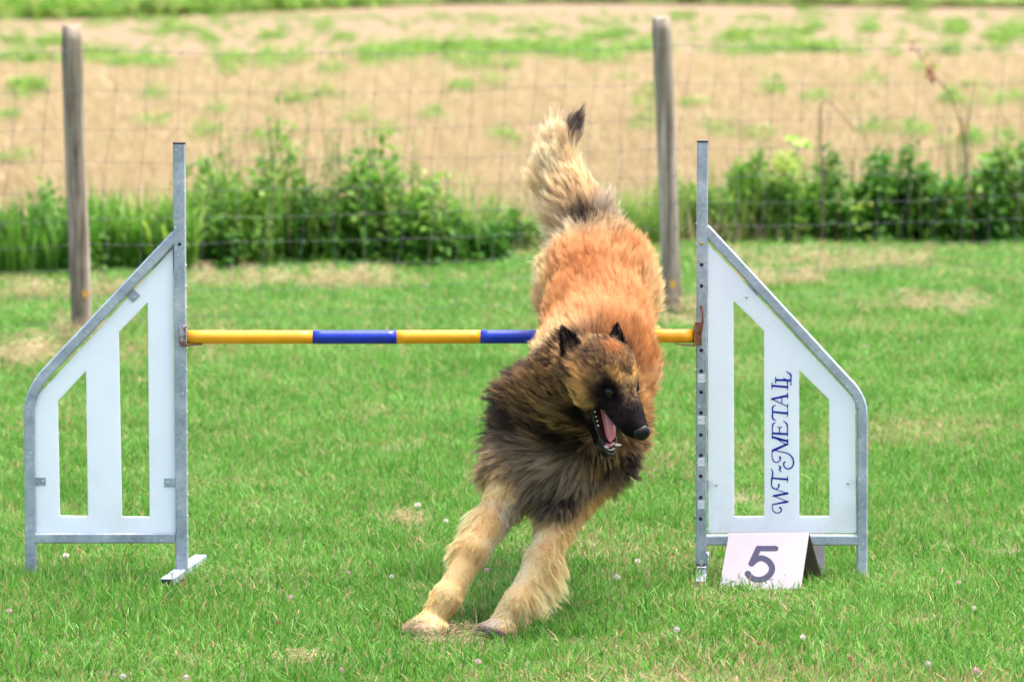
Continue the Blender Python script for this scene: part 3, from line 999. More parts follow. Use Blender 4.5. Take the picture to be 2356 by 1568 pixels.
yb_ = panel_y - .0024
for (cx, cy, wx, wz, an, sx, sy) in ((306, 680, .0125, .0125, R(45), 309, 684), (91, 1107.5, .0145, .0098, 0, 99, 1107), (391, 1110, .0145, .0105, 0, 386, 1110)):
    br, c = bracket(cx, cy, wx, wz, an, LW, yb_)
    screw(P(sx, sy, yb_) + Vector((0, .0004, 0)), .0036, br)
# foot bar, turned a little, shallow channel
fa, fb = G(383, 1352), G(462, 1296)
fd = (fb - fa).normalized(); fn = Vector((fd.y, -fd.x, 0))
mb = MB(); hw_ = .0155
q = []
for z in (0.002, 0.023):
    for (p, s) in ((fa, -1), (fa, 1), (fb, 1), (fb, -1)):
        v = p + fn * hw_ * s; q.append((v.x, v.y, z))
mb.hexa(q); fo_ = mb.build('foot_bar', M['footpaint'], LW)
mb = MB(); e_ = fa - fd * .0008
q = []
for z in (.004, .021):
    for (o_, s) in ((-.001, -1), (-.001, 1), (.0015, 1), (.0015, -1)):
        v = e_ + fd * o_ + fn * (hw_ - .002) * s; q.append((v.x, v.y, z))
mb.hexa(q); mb.build('end_plug', M['black'], fo_)
bmod = fo_.modifiers.new('b', 'BEVEL'); bmod.width = .0025; bmod.segments = 2

# ---- right wing
RW = empty('hurdle_wing', (zpx(1790, 784).x, 0.013, 0))
tag(RW, 'right galvanised hurdle wing with blue lettering on its panel and drilled upright', 'hurdle wing', 'wings of the agility hurdle')
ux0, ux1 = zpx(1602.5, 784).x, zpx(1627.5, 784).x
zt = zpx(1614, 328).z
xc = zpx(1613.5, 784).x
holes = [(xc, zpx(1614, y).z, .0047) for y in (609, 657.7, 805.8, 853.4, 902, 949.6, 1000, 1047, 1095, 1144, 1193)]
upright(ux0, ux1, 0.03, zt, holes, [], RW, ux0)
mb = MB(); mb.box((ux0 - .0005, YW - .0005, zt), (ux1 + .0005, YW + .0265, zt + .004)); mb.build('tube_cap', M['black'], RW)
screw(Vector((xc, YW, zpx(1614, 560).z)), .0048, RW, simple('yellow_zinc_bolt', (0.4, 0.38, 0.16), .35, .7))
for k in range(16):
    z = 0.10 + 0.0505 * k
    mb = MB(); mb.tube([(ux0 + .001, YW + .012, z), (ux0 - .0022, YW + .012, z)], .0035, 8); mb.build('pin_hole_rim', M['screw'], RW)
pts_ = [zpx(1984, 1335), zpx(1985, 960)]
c0, c1, c2 = zpx(1985, 960), zpx(1986, 913), zpx(1948, 878)
for t in (.2, .4, .6, .8): pts_.append(c0 * (1 - t) ** 2 + c1 * 2 * t * (1 - t) + c2 * t * t)
pts_ += [zpx(1948, 878), zpx(1623, 527)]
pts_[0].z = -0.005
mb = MB(); mb.sqtube(pts_, .0262, YW + .0012, YW + .0262, .0035); mb.build('bent_outer_tube', M['galv'], RW)
h0, h1 = zpx(1624, 1243), zpx(1974, 1243)
mb = MB(); mb.sqtube([h0, h1 + Vector((.004, 0, 0))], .0245, YW + .0016, YW + .0256); mb.build('crossbar', M['galv'], RW)
pyR = YW - .0085 + .012
outer = [xz(P(*q, pyR)) for q in ((1629.5, 562), (1966.5, 921), (1969, 1225), (1630.5, 1225))]
s1_ = [xz(P(*q, pyR)) for q in ((1687, 690), (1758.5, 760), (1759.5, 1187), (1689, 1187.5))]
s2_ = [xz(P(*q, pyR)) for q in ((1838, 849), (1908.5, 919), (1909, 1187), (1838.5, 1187))]
flat_panel('panel', outer, [s1_, s2_], pyR, pyR + .005, M['panel'], RW, .004)
for (sx, sy) in ((1718, 683), (1648.5, 1115), (1951, 1111)): screw(P(sx, sy, pyR), .0036, RW)
for (cx, cy, wx, wz, an) in ((1631, 1111, .010, .010, 0), (1966, 1108, .012, .009, 0), (1735, 668, .014, .011, R(-45))):
    bracket(cx, cy, wx, wz, an, RW, pyR + .0055)
# height stickers
for (y, s) in ((870, '50'), (966, '40'), (1062, '30'), (1160, '20')):
    c = P(1613.5, y, YW - .0004)
    mb = MB(); mb.box((c.x - .0083, YW - .0005, c.z - .0098), (c.x + .0083, YW + .0001, c.z + .0098))
    st_ = mb.build('height_sticker', M['sticker'], RW)
    tc_ = bpy.data.curves.new('height_number', 'FONT'); tc_.body = s; tc_.size = .0165; tc_.align_x = 'CENTER'; tc_.align_y = 'CENTER'; tc_.extrude = .00005
    o = bpy.data.objects.new('tmp', tc_); COL.objects.link(o)
    me = bake(o); bpy.data.objects.remove(o)
    me.transform(Matrix(((1, 0, 0, c.x), (0, 0, -1, YW - .0007), (0, 1, 0, c.z), (0, 0, 0, 1))))
    link('height_number', me, M['faint'], st_)


def stroke(mb, pts, wid, y0, y1, cap=True):
    """flat pen stroke of varying width through points of an XZ plane, as a thin solid"""
    pts = [Vector((p[0], p[1])) for p in pts]
    n = len(pts)
    if not hasattr(wid, '__len__'): wid = [wid] * n
    Lp, Rp = [], []
    for i in range(n):
        t = (pts[min(i + 1, n - 1)] - pts[max(i - 1, 0)]).normalized()
        nn = Vector((-t.y, t.x)) * wid[i] / 2
        Lp.append(pts[i] + nn); Rp.append(pts[i] - nn)
    vs = [(v.x, y0, v.y) for v in Lp] + [(v.x, y0, v.y) for v in Rp] + [(v.x, y1, v.y) for v in Lp] + [(v.x, y1, v.y) for v in Rp]
    fs = []
    for i in range(n - 1):
        fs += [(i, i + 1, n + i + 1, n + i), (2 * n + i, 3 * n + i, 3 * n + i + 1, 2 * n + i + 1), (i, 2 * n + i, 2 * n + i + 1, i + 1), (n + i, n + i + 1, 3 * n + i + 1, 3 * n + i)]
    fs += [(0, n, 3 * n, 2 * n), (n - 1, 3 * n - 1, 4 * n - 1, 2 * n - 1)]
    mb.add(vs, fs)
    if cap:
        for i in (0, n - 1):
            r_ = wid[i] / 2
            ring = [(pts[i].x + r_ * math.cos(2 * math.pi * k / 14), pts[i].y + r_ * math.sin(2 * math.pi * k / 14)) for k in range(14)]
            yc = y0 - .00006 - .00003 * (i > 0)
            mb.add([(a, yc, b_) for a, b_ in ring] + [(a, y1, b_) for a, b_ in ring], [tuple(range(14)), tuple(range(27, 13, -1))] + [(k, (k + 1) % 14, (k + 1) % 14 + 14, k + 14) for k in range(14)])


def cat_rom(pts, m=5):
    out = []
    P_ = [pts[0]] + list(pts) + [pts[-1]]
    for i in range(1, len(P_) - 2):
        p0, p1, p2, p3 = [np.array(q, float) for q in P_[i - 1:i + 3]]
        for k in range(m):
            t = k / m
            out.append(tuple(0.5 * ((2 * p1) + (-p0 + p2) * t + (2 * p0 - 5 * p1 + 4 * p2 - p3) * t * t + (-p0 + 3 * p1 - 3 * p2 + p3) * t ** 3)))
    out.append(tuple(map(float, P_[-1])))
    return out


# lettering, reading upwards: WT~METALL in slim flourished capitals.  points in units of the panel drawing
LET = {
 'W': [('c', [(783, 1323, 14), (797, 1340, 10), (785, 1362, 9), (752, 1368, 8), (726, 1348, 8), (719, 1318, 7), (722, 1296, 9)]), ('l', [(722, 1297, 9), (848, 1272, 17)]), ('l', [(848, 1273, 6), (728, 1222, 6)]),
       ('l', [(728, 1224, 14), (848, 1201, 17)]), ('l', [(848, 1203, 6), (722, 1158, 6)])],
 'T': [('c', [(775, 1128, 15), (772, 1150, 10), (750, 1165, 9), (722, 1152, 9), (712, 1125, 9), (714, 1080, 12), (722, 1040, 11), (718, 1010, 9), (711, 992, 4)]), ('l', [(722, 1072, 13), (845, 1082, 16)]), ('l', [(848, 1060, 7), (850, 1104, 7)])],
 'tilde': [('c', [(773, 966, 6), (790, 980, 12), (779, 1000, 11), (798, 1017, 5)])],
 'M': [('c', [(784, 893, 15), (786, 915, 9), (765, 937, 8), (732, 930, 9), (718, 895, 8), (720, 850, 7), (740, 836, 7), (800, 850, 8), (850, 862, 10), (888, 895, 11), (900, 940, 12), (885, 980, 11), (850, 993, 10), (822, 975, 10), (816, 948, 10), (826, 935, 12)]),
       ('l', [(722, 838, 18), (848, 782, 16)]), ('l', [(846, 790, 6), (718, 716, 6)]), ('l', [(720, 722, 16), (848, 716 + 42, 17)]), ('l', [(720, 708, 7), (720, 735, 7)]), ('l', [(849, 738, 7), (849, 782, 7)])],
 'E': [('l', [(722, 690, 15), (846, 697, 16)]), ('c', [(848, 712, 7), (848, 650, 9), (842, 610, 12), (815, 585, 5)]), ('c', [(719, 708, 7), (720, 650, 8), (725, 612, 11), (745, 598, 5)]), ('l', [(781, 692, 8), (781, 648, 8)]), ('l', [(765, 634, 4), (781, 645, 10), (800, 634, 4)])],
 'T2': [('l', [(724, 508, 14), (846, 520, 16)]), ('c', [(748, 578, 5), (723, 566, 12), (721, 510, 9), (723, 465, 12), (745, 452, 5)]), ('l', [(849, 496, 7), (849, 546, 7)])],
 'A': [('l', [(715, 398, 8), (848, 462, 6)]), ('l', [(715, 398, 14), (846, 370, 18)]), ('l', [(800, 440, 7), (800, 384, 7)]), ('l', [(849, 442, 7), (849, 482, 7)]), ('l', [(849, 348, 7), (849, 394, 7)])],
 'L': [('l', [(718, 286, 15), (846, 296, 16)]), ('l', [(716, 262, 7), (716, 312, 7)]), ('c', [(849, 318, 7), (849, 270, 8), (844, 240, 12), (815, 222, 5)])],
 'L2': [('l', [(750, 236, 15), (876, 240, 15)]), ('l', [(747, 212, 7), (747, 262, 7)]), ('c', [(878, 280, 7), (878, 232, 8), (875, 190, 13), (840, 165, 5)])],
}
k_ = 0
names = {'T2': 'T', 'L2': 'L', 'tilde': '~'}
for ch, strokes in LET.items():
    mb = MB()
    for (ty, pp) in strokes:
        q = cat_rom(pp) if ty == 'c' else pp
        pl, wl = [], []
        for (a, b_, w_) in q:
            v = P((1720 + a / 3.41) * .9203, (880 + b_ / 3.41) * .9203, pyR - .0004)
            pl.append((v.x, v.z)); wl.append(max(w_ * 1.15, 7.5) / 3.41 * .9203 / 960)
        k_ += 1
        stroke(mb, pl, wl, pyR - .0004 - .00002 * k_, pyR + .0003, True)
    mb.build('letter', M['ink'], RW)
# foot of the right wing: bar on edge, bolted bracket at the front
fa, fb = G(1612, 1352), G(1620, 1296)
fd = (fb - fa).normalized(); fn = Vector((fd.y, -fd.x, 0))
mb = MB(); q = []
for z in (0.002, 0.030):
    for (p, s) in ((fa, -1), (fa, 1), (fb, 1), (fb, -1)):
        v = p + fn * .0125 * s; q.append((v.x, v.y, z - (.012 if (p is fa and z > .02) else 0)))
mb.hexa(q); fo_ = mb.build('foot_bar', M['footpaint'], RW)
bmod = fo_.modifiers.new('b', 'BEVEL'); bmod.width = .0025; bmod.segments = 2
mb = MB(); c = P(1612, 1312, YW - .002); mb.box((c.x - .0105, YW - .003, .030), (c.x + .0105, YW - .0005, .036)); mb.build('dark_strip', M['black'], RW)  # thin black strip across the upright, just above the foot bar
screw(P(1613.5, 1295, YW - .0003), .0085, RW)
mb = MB(); c = P(1627, 1285, YW); mb.box((c.x - .001, YW + .004, .02), (c.x + .0022, YW + .02, .06)); mb.build('foot_gusset', M['galv'], RW)

# ---- cups that hold the bar
bar_y = YW - .004
bz = P(900, 775, bar_y).z
x_l, x_r = P(433, 775, bar_y).x, P(1594, 773, bar_y).x
mb = MB()
a0 = P(411.5, 748, YW - .003); a1 = P(430, 796, YW - .003)
mb.box((a0.x, YW - .0032, a1.z), (a1.x, YW - .0006, a0.z))
mb.box((a1.x - .001, YW - .0235, a1.z + .002), (a1.x + .002, YW - .0034, a0.z - .008))
cupL = mb.build('bar_cup', M['rustgrey'], LW)
bmod = cupL.modifiers.new('b', 'BEVEL'); bmod.width = .0012; bmod.segments = 2
mb = MB(); l1 = P(466, 792, bar_y)
q = []
for (x, zz) in ((a1.x - .001, 0), (l1.x, .002)):
    q.append((x, zz))
mb.hexa([(a1.x - .002, bar_y - .013, bz - .0215), (l1.x, bar_y - .011, bz - .0185), (l1.x, bar_y + .011, bz - .0185), (a1.x - .002, bar_y + .013, bz - .0215),
         (a1.x - .002, bar_y - .013, bz - .0188), (l1.x, bar_y - .011, bz - .0168), (l1.x, bar_y + .011, bz - .0168), (a1.x - .002, bar_y + .013, bz - .0188)])
mb.build('support_lip', M['rust'], cupL)
mb = MB()
a0 = P(1598, 741, YW - .003); a1 = P(1615, 794, YW - .003)
mb.box((a0.x, YW - .0034, a1.z), (a1.x, YW - .0006, a0.z))
mb.box((a0.x - .0022, YW - .0235, a1.z + .002), (a0.x + .001, YW - .0034, a0.z - .004))
cupR = mb.build('bar_cup', M['rust'], RW)
bmod = cupR.modifiers.new('b', 'BEVEL'); bmod.width = .0012; bmod.segments = 2
l1 = P(1554, 788, bar_y)
mb = MB()
mb.hexa([(l1.x, bar_y - .011, bz - .0172), (a0.x + .001, bar_y - .013, bz - .0222), (a0.x + .001, bar_y + .013, bz - .0222), (l1.x, bar_y + .011, bz - .0172),
         (l1.x, bar_y - .011, bz - .0160), (a0.x + .001, bar_y - .013, bz - .0195), (a0.x + .001, bar_y + .013, bz - .0195), (l1.x, bar_y + .011, bz - .0160)])
mb.build('support_lip', M['rust'], cupR)
mb = MB()
mb.tube([P(x, y, YW - d_) for (x, y, d_) in ((1611, 768, .006), (1614, 762, .0075), (1617, 740, .008), (1617.5, 716, .007), (1615.5, 706, .005), (1613, 704, .002), (1612.5, 708, -.004))], .0026, 8)
mb.build('locking_pin', M['rust'], RW, True)

# ---- the bar
BAR = empty('hurdle_bar', ((x_l + x_r) / 2, bar_y, bz))
tag(BAR, 'round yellow jump bar with blue bands resting in the cups between both wings', 'jump bar')
rb_ = .0162
zl, zr = P(433, 775.2, bar_y).z, P(1594, 772.5, bar_y).z


def bar_pt(x):
    t = (x - x_l) / (x_r - x_l)
    return Vector((x, bar_y, zl + (zr - zl) * t - .001 * 4 * t * (1 - t)))


def bar_seg(nm, xa, xb, r_, mat):
    mb = MB()
    n = 10
    mb.tube([bar_pt(xa + (xb - xa) * i / n) for i in range(n + 1)], r_, 40)
    o = mb.build(nm, mat, BAR, True)
    for p in o.data.polygons:
        if len(p.vertices) > 4: p.use_smooth = False
    return o


bx = [P(x, 775, bar_y).x for x in (433, 720, 912.5, 1105.5, 1299, 1594)]
for i in range(5):
    bar_seg('yellow_section' if i % 2 == 0 else 'blue_band', bx[i], bx[i + 1], rb_ if i % 2 == 0 else rb_ + .0003, M['yellow'] if i % 2 == 0 else M['blue'])
bar_seg('end_cap', bx[0] - .0035, bx[0], rb_ - .0008, M['black']); bar_seg('end_cap', bx[5], bx[5] + .0035, rb_ - .0008, M['black'])

# ------------------------------------------------------------------ number markers
# front leaf leans back to a ridge above the crossbar's front, back leaf comes down behind it
NM = empty('number_marker', (P(1760, 1340, -.13).x, -.13, 0))
tag(NM, 'folded pinkish white number five marker standing before the right hurdle wing', 'number marker')
rL, rR = P(1677, 1226, -.105), P(1862, 1224.5, -.105)
fL, fR = P(1651, 1372, -.195), P(1840.5, 1369, -.195)
bL_, bR_ = P(1700, 1350, -.03), P(1892.5, 1334, -.03)


def leafboard(name, q4, th, mat, parent, side=1):
    """q4 top-left, top-right, bottom-right, bottom-left"""
    q4 = [Vector(v) for v in q4]
    n = (q4[1] - q4[0]).cross(q4[3] - q4[0]).normalized() * th * side
    mb = MB(); mb.hexa([v for v in q4] + [v + n for v in q4])
    o = mb.build(name, mat, parent)
    bv = o.modifiers.new('b', 'BEVEL'); bv.width = .0008; bv.segments = 2
    return o


front = leafboard('front_leaf', (rL, rR, fR, fL), .003, M['board'], NM, -1)
leafboard('back_leaf', (rL + Vector((0, .004, 0)), rR + Vector((0, .004, 0)), bR_, bL_), .003, M['boardin'], NM, 1)
# the printed 5
n5 = (fL - rL).cross(rR - rL).normalized()
if n5.y > 0: n5 = -n5


def on_front(px, py, off):
    rr = ray(px, py); o0 = rL + n5 * off
    return CAM + rr * ((o0 - CAM).dot(n5) / rr.dot(n5))


ex = (rR - rL).normalized(); ez = n5.cross(ex)
if ez.z < 0: ez = -ez


def z7(a, b_): return ((1680 + a / 2.45) * .9203, (880 + b_ / 2.45) * .9203)


def five(mb, pts, w):
    pl = []
    for (a, b_) in pts:
        v = on_front(*z7(a, b_), .0) - rL
        pl.append((v.dot(ex), v.dot(ez)))
    stroke(mb, pl, w, -.00035, .0002, True)


mb = MB()
w5 = 37 / 2.45 * .9203 / 975
five(mb, [(634, 1204), (528, 1204)], w5)
mb2 = MB(); five(mb2, [(530, 1203), (487, 1294)], w5 * 1.001); mb.add([(x, y - .00012, z) for (x, y, z) in mb2.v], mb2.f)
mb3 = MB(); five(mb3, cat_rom([(487, 1296), (515, 1272), (550, 1263), (590, 1282), (612, 1318), (606, 1352), (580, 1380), (540, 1395), (500, 1390), (476, 1374), (464, 1357)]), w5 * 1.05); mb.add([(x, y - .00024, z) for (x, y, z) in mb3.v], mb3.f)
me = mb.mesh('digit')
me.transform(Matrix(((ex.x, -n5.x, ez.x, rL.x), (ex.y, -n5.y, ez.y, rL.y), (ex.z, -n5.z, ez.z, rL.z), (0, 0, 0, 1))))
dg_ = link('digit', me, M['num'], front)
dg_.location = (n5.x * .0032, n5.y * .0032, n5.z * .0032)

NM2 = empty('number_marker', (P(1860, 1330, .09).x, .09, 0))
tag(NM2, 'plain pale folded marker board mostly hidden behind the number five marker', 'number marker')
a0, a1 = P(1700, 1226, .055), P(1897, 1227, .055)
b0, b1 = P(1695, 1330, .035), P(1896.5, 1322, .035)
leafboard('front_leaf', (a0, a1, b1, b0), .003, M['board'], NM2, -1)
c0_, c1_ = P(1700, 1320, .13), P(1897.5, 1310, .13)
leafboard('back_leaf', (a0 + Vector((0, .004, 0)), a1 + Vector((0, .004, 0)), c1_, c0_), .003, M['boardin'], NM2, 1)

# ------------------------------------------------------------------ clover heads in the lawn
M['clover'] = simple('clover_florets_white', (0.72, 0.66, 0.62), 0.7, 0, 300, 0.2)
M['cloverpink'] = simple('clover_florets_pinkish', (0.68, 0.46, 0.46), 0.7, 0, 300, 0.25)
M['cloverbrown'] = simple('clover_florets_withered', (0.36, 0.16, 0.09), 0.8, 0, 300, 0.3)
M['cstem'] = simple('clover_stem', (0.16, 0.3, 0.06), 0.6)


def clover_head(rs):
    V, F = [], []
    for k in range(46):
        z = 1 - 2 * (k + .5) / 46; a = k * 2.39996; q = math.sqrt(1 - z * z)
        d = Vector((q * math.cos(a), q * math.sin(a), z * .8 + .2)).normalized()
        s = d.orthogonal().normalized(); u = d.cross(s)
        p = d * .0022; t = d * rs.uniform(.0075, .0098) + Vector((0, 0, .001)); w = .0014
        i = len(V)
        V += [tuple(p), tuple(p + s * w + (t - p) * .6), tuple(p - s * w + (t - p) * .6), tuple(t), tuple(p + u * w + (t - p) * .6)]
        F += [(i, i + 1, i + 3), (i, i + 3, i + 2), (i, i + 4, i + 3)]
    me = bpy.data.meshes.new('clover_head'); me.from_pydata(V, [], F)
    return me


hm = {c: [] for c in ('clover', 'cloverpink', 'cloverbrown')}
rs = random.Random(4)
for c in hm:
    for _ in range(2):
        me = clover_head(rs); me.materials.append(M[c]); hm[c].append(me)
sm_ = MB(); sm_.tube([(0, 0, -.045), (.002, 0, -.02), (0, 0, 0)], .0009, 5); stem_me = sm_.mesh('clover_stem'); stem_me.materials.append(M['cstem'])
FL = [(961, 1162, 1.5, 0, 'large white clover flower standing tall above the bare patch left of the dog'), (1026, 1198, 1.1, 0, 'white clover flower beside the feathered near foreleg of the dog'),
      (1119, 1312, 1.2, 1, 'pinkish clover flower in the gap between the two forelegs of the dog'), (901, 1326, 1.0, 0, 'small white clover flower a hand left of the lower near foreleg'),
      (803, 1317, .9, 1, 'pinkish clover flower midway between the left foot bar and the dog'), (671, 1372, 1.0, 1, 'pinkish clover flower in open lawn right of the left foot bar'),
      (1420, 1328, 1.4, 0, 'bright white clover flower right of the far foreleg, left of the right hurdle foot'), (1276, 1357, 1.1, 1, 'pinkish clover flower touching the feathering of the far foreleg'),
      (1467, 1290, 1.0, 0, 'white clover flower furthest back between the dog and the right hurdle foot'), (1556, 1448, 1.4, 0, 'round white clover flower below the right hurdle foot'),
      (1847, 1465, 1.1, 0, 'white clover flower in the lawn in front of the number marker'), (1746, 1480, .9, 2, 'withered brown clover flower in front of the number marker'),
      (2135, 1527, 1.2, 0, 'white clover flower low in the bottom right corner, left one of two'), (2246, 1543, 1.4, 1, 'pinkish clover flower at the very bottom right corner of the lawn'),
      (1955, 1515, .9, 2, 'dark brown withered clover flower left of the bottom right corner'), (2205, 1340, 1.0, 1, 'pinkish clover flower right of the outer leg of the right wing'),
      (2242, 1398, .9, 0, 'faint white clover flower near the right edge below the wing leg'), (152, 1278, 1.3, 0, 'white clover flower under the crossbar of the left wing'),
      (428, 1558, 1.1, 0, 'white clover flower at the bottom edge below the left foot bar'), (283, 1556, 1.2, 0, 'white clover flower at the bottom edge below the left wing'),
      (1100, 1521, 1.1, 1, 'pinkish clover flower below the two front paws'), (785, 1540, .9, 1, 'pinkish clover flower at the bottom edge left of the paws'),
      (640, 1432, .9, 2, 'withered brown clover flower below and right of the left foot bar'), (2113, 786, .9, 0, 'distant white clover flower right of the slanted tube of the right wing'),
      (1989, 795, .9, 0, 'distant white clover flower just outside the slanted tube of the right wing'), (22, 1405, 1.0, 1, 'pinkish clover flower at the left edge of the lawn')]
for (x, y, s, k, lab) in FL:
    c = list(hm)[k]
    g0 = G(x, y)
    p = CAM + (g0 - CAM) * ((CAM.z - .038) / CAM.z)
    e = bpy.data.objects.new('clover_flower', None); COL.objects.link(e); e.location = p; e.scale = (s * .75, s * .75, s * .7); e.rotation_euler = (rs.gauss(0, .3), rs.gauss(0, .3), rs.uniform(0, 6))
    e.empty_display_size = .01
    tag(e, lab, 'flower', {'clover': 'white clover flowers in the lawn', 'cloverpink': 'pinkish clover flowers in the lawn', 'cloverbrown': 'withered clover flowers in the lawn'}[c])
    for nm, me in (('flower_head', rs.choice(hm[c])), ('stem', stem_me)):
        o = bpy.data.objects.new(nm, me); COL.objects.link(o); o.parent = e

# ------------------------------------------------------------------ the dog
DOG = empty('dog', (P(1150, 1465, -.82).x + .05, -.6, 0))
tag(DOG, 'long haired tan and black shepherd dog leaping over the bar, landing with mouth open', 'dog')

# head frame: hm forward along the muzzle, he to the dog's left, hu up through the skull
hmv = Vector((.50, -.47, -.73)).normalized()
huv = Vector((.50, -.55, .67)); huv = (huv - hmv * huv.dot(hmv)).normalized()
hev = huv.cross(hmv).normalized()
if hev.x < 0: hev = -hev
HO = P(1428, 887, -.89)


def Hd(a, b_, c): return HO + hmv * a + hev * b_ + huv * c


prims = []


def cap(p0, p1, r0, r1, k=.03, flat=None):
    prims.append(('c', np.array(p0), np.array(p1), r0, r1, k, flat))


def ell(c, rad, ax, k=.03):
    prims.append(('e', np.array(c), np.array(rad), np.array([list(v) for v in ax]), k))


XYZ = (Vector((1, 0, 0)), Vector((0, 1, 0)), Vector((0, 0, 1)))
HX = (hmv, hev, huv)
# trunk, from the croup forward and down to the forechest
cap(P(1376, 655, .0), P(1374, 740, -.15), .092, .102, .05)
ell(P(1408, 632, -.01), (.085, .08, .082), XYZ, .05)
ell(P(1345, 640, -.01), (.080, .08, .080), XYZ, .05)
cap(P(1374, 740, -.15), P(1366, 850, -.36), .102, .118, .05)
cap(P(1366, 850, -.36), P(1318, 980, -.52), .118, .118, .05)
cap(P(1318, 980, -.52), P(1288, 1070, -.60), .120, .098, .05)
cap(P(1318, 960, -.55), P(1360, 880, -.74), .105, .082, .05)      # neck
cap(P(1360, 880, -.74), Hd(-.05, 0, -.01), .085, .058, .04)
ell(P(1258, 968, -.56), (.082, .09, .10), XYZ, .05)               # neck and shoulder on the near side
ell(P(1375, 1000, -.60), (.072, .07, .085), XYZ, .05)
# forelegs
for (sh, el, fm, wr, pw) in (((1205, 1045, -.58), (1160, 1150, -.66), (1090, 1265, -.74), (1030, 1372, -.79), (992, 1425, -.80)),
                             ((1325, 1105, -.60), (1288, 1190, -.67), (1243, 1290, -.75), (1188, 1385, -.82), (1152, 1437, -.84))):
    cap(P(*sh), P(*el), .067, .042, .035)
    cap(P(*el), P(*fm), .040, .032, .02)
    cap(P(*fm), P(*wr), .032, .0265, .02)
    cap(P(*wr), P(*pw), .0265, .026, .02)
PAW = []
toes_l = [((985, 1418, -.815), (938, 1449, -.86), .0125), ((988, 1425, -.82), (965, 1452, -.875), .0135), ((998, 1430, -.825), (993, 1452, -.87), .014), ((1008, 1425, -.80), (1016, 1446, -.84), .0135)]
toes_r = [((1145, 1432, -.85), (1108, 1450, -.885), .0135), ((1148, 1440, -.86), (1124, 1464, -.905), .0145), ((1158, 1442, -.86), (1150, 1468, -.905), .0145), ((1168, 1438, -.85), (1178, 1460, -.885), .0135)]
for tl in (toes_l, toes_r):
    for (a, b_, r_) in tl:
        cap(P(*a), P(*b_), r_ + .002, r_, .004)
# hind legs, drawn up and trailing behind the croup
for s in (-1, 1):
    x = 1376 + s * 60
    cap(P(x, 690, .0), P(x - s * 12, 655, .16), .074, .050, .04)
    cap(P(x - s * 12, 655, .16), P(x - s * 10, 625, .34), .045, .024, .03)
    cap(P(x - s * 10, 625, .34), P(x - s * 14, 645, .46), .021, .018, .02)
    cap(P(x - s * 14, 645, .46), P(x - s * 14, 662, .52), .022, .016, .015)
# tail
TAIL = [(1368, 575, .03), (1345, 530, .07), (1318, 480, .10), (1292, 425, .12), (1286, 370, .13), (1302, 320, .13), (1322, 280, .13)]
for i in range(len(TAIL) - 1):
    cap(P(*TAIL[i]), P(*TAIL[i + 1]), (.056, .048, .046, .042, .032, .018)[i], (.048, .046, .042, .032, .018, .008)[i], .02)
# head
ell(Hd(-.050, 0, -.012), (.072, .063, .060), HX, .02)
for s in (-1, 1):
    ell(Hd(-.032, s * .040, -.045), (.050, .032, .038), HX, .02)   # cheeks
    ell(Hd(-.008, s * .026, .010), (.022, .020, .016), HX, .012)   # brows
    cap(Hd(.006, s * .024, -.032), Hd(.088, s * .0150, -.036), .021, .0155, .012)   # upper lips
cap(Hd(-.005, 0, -.012), Hd(.050, 0, -.020), .038, .0295, .018)
cap(Hd(.050, 0, -.020), Hd(.102, 0, -.026), .0295, .0225, .015)
# lower jaw, wide open
jd = (hmv * .90 - huv * .43).normalized(); ju = (huv - jd * huv.dot(jd)).normalized()
JH = Hd(-.030, 0, -.070)


def J(a, b_, c): return JH + jd * a + hev * b_ + ju * c


for s in (-1, 1):
    cap(J(0, s * .036, -.006), J(.112, s * .018, -.014), .0125, .0085, .008)
cap(J(-.01, 0, -.022), J(.112, 0, -.020), .026, .0125, .010)
ell(J(.124, 0, -.014), (.014, .019, .010), (jd, hev, ju), .008)

carve = []


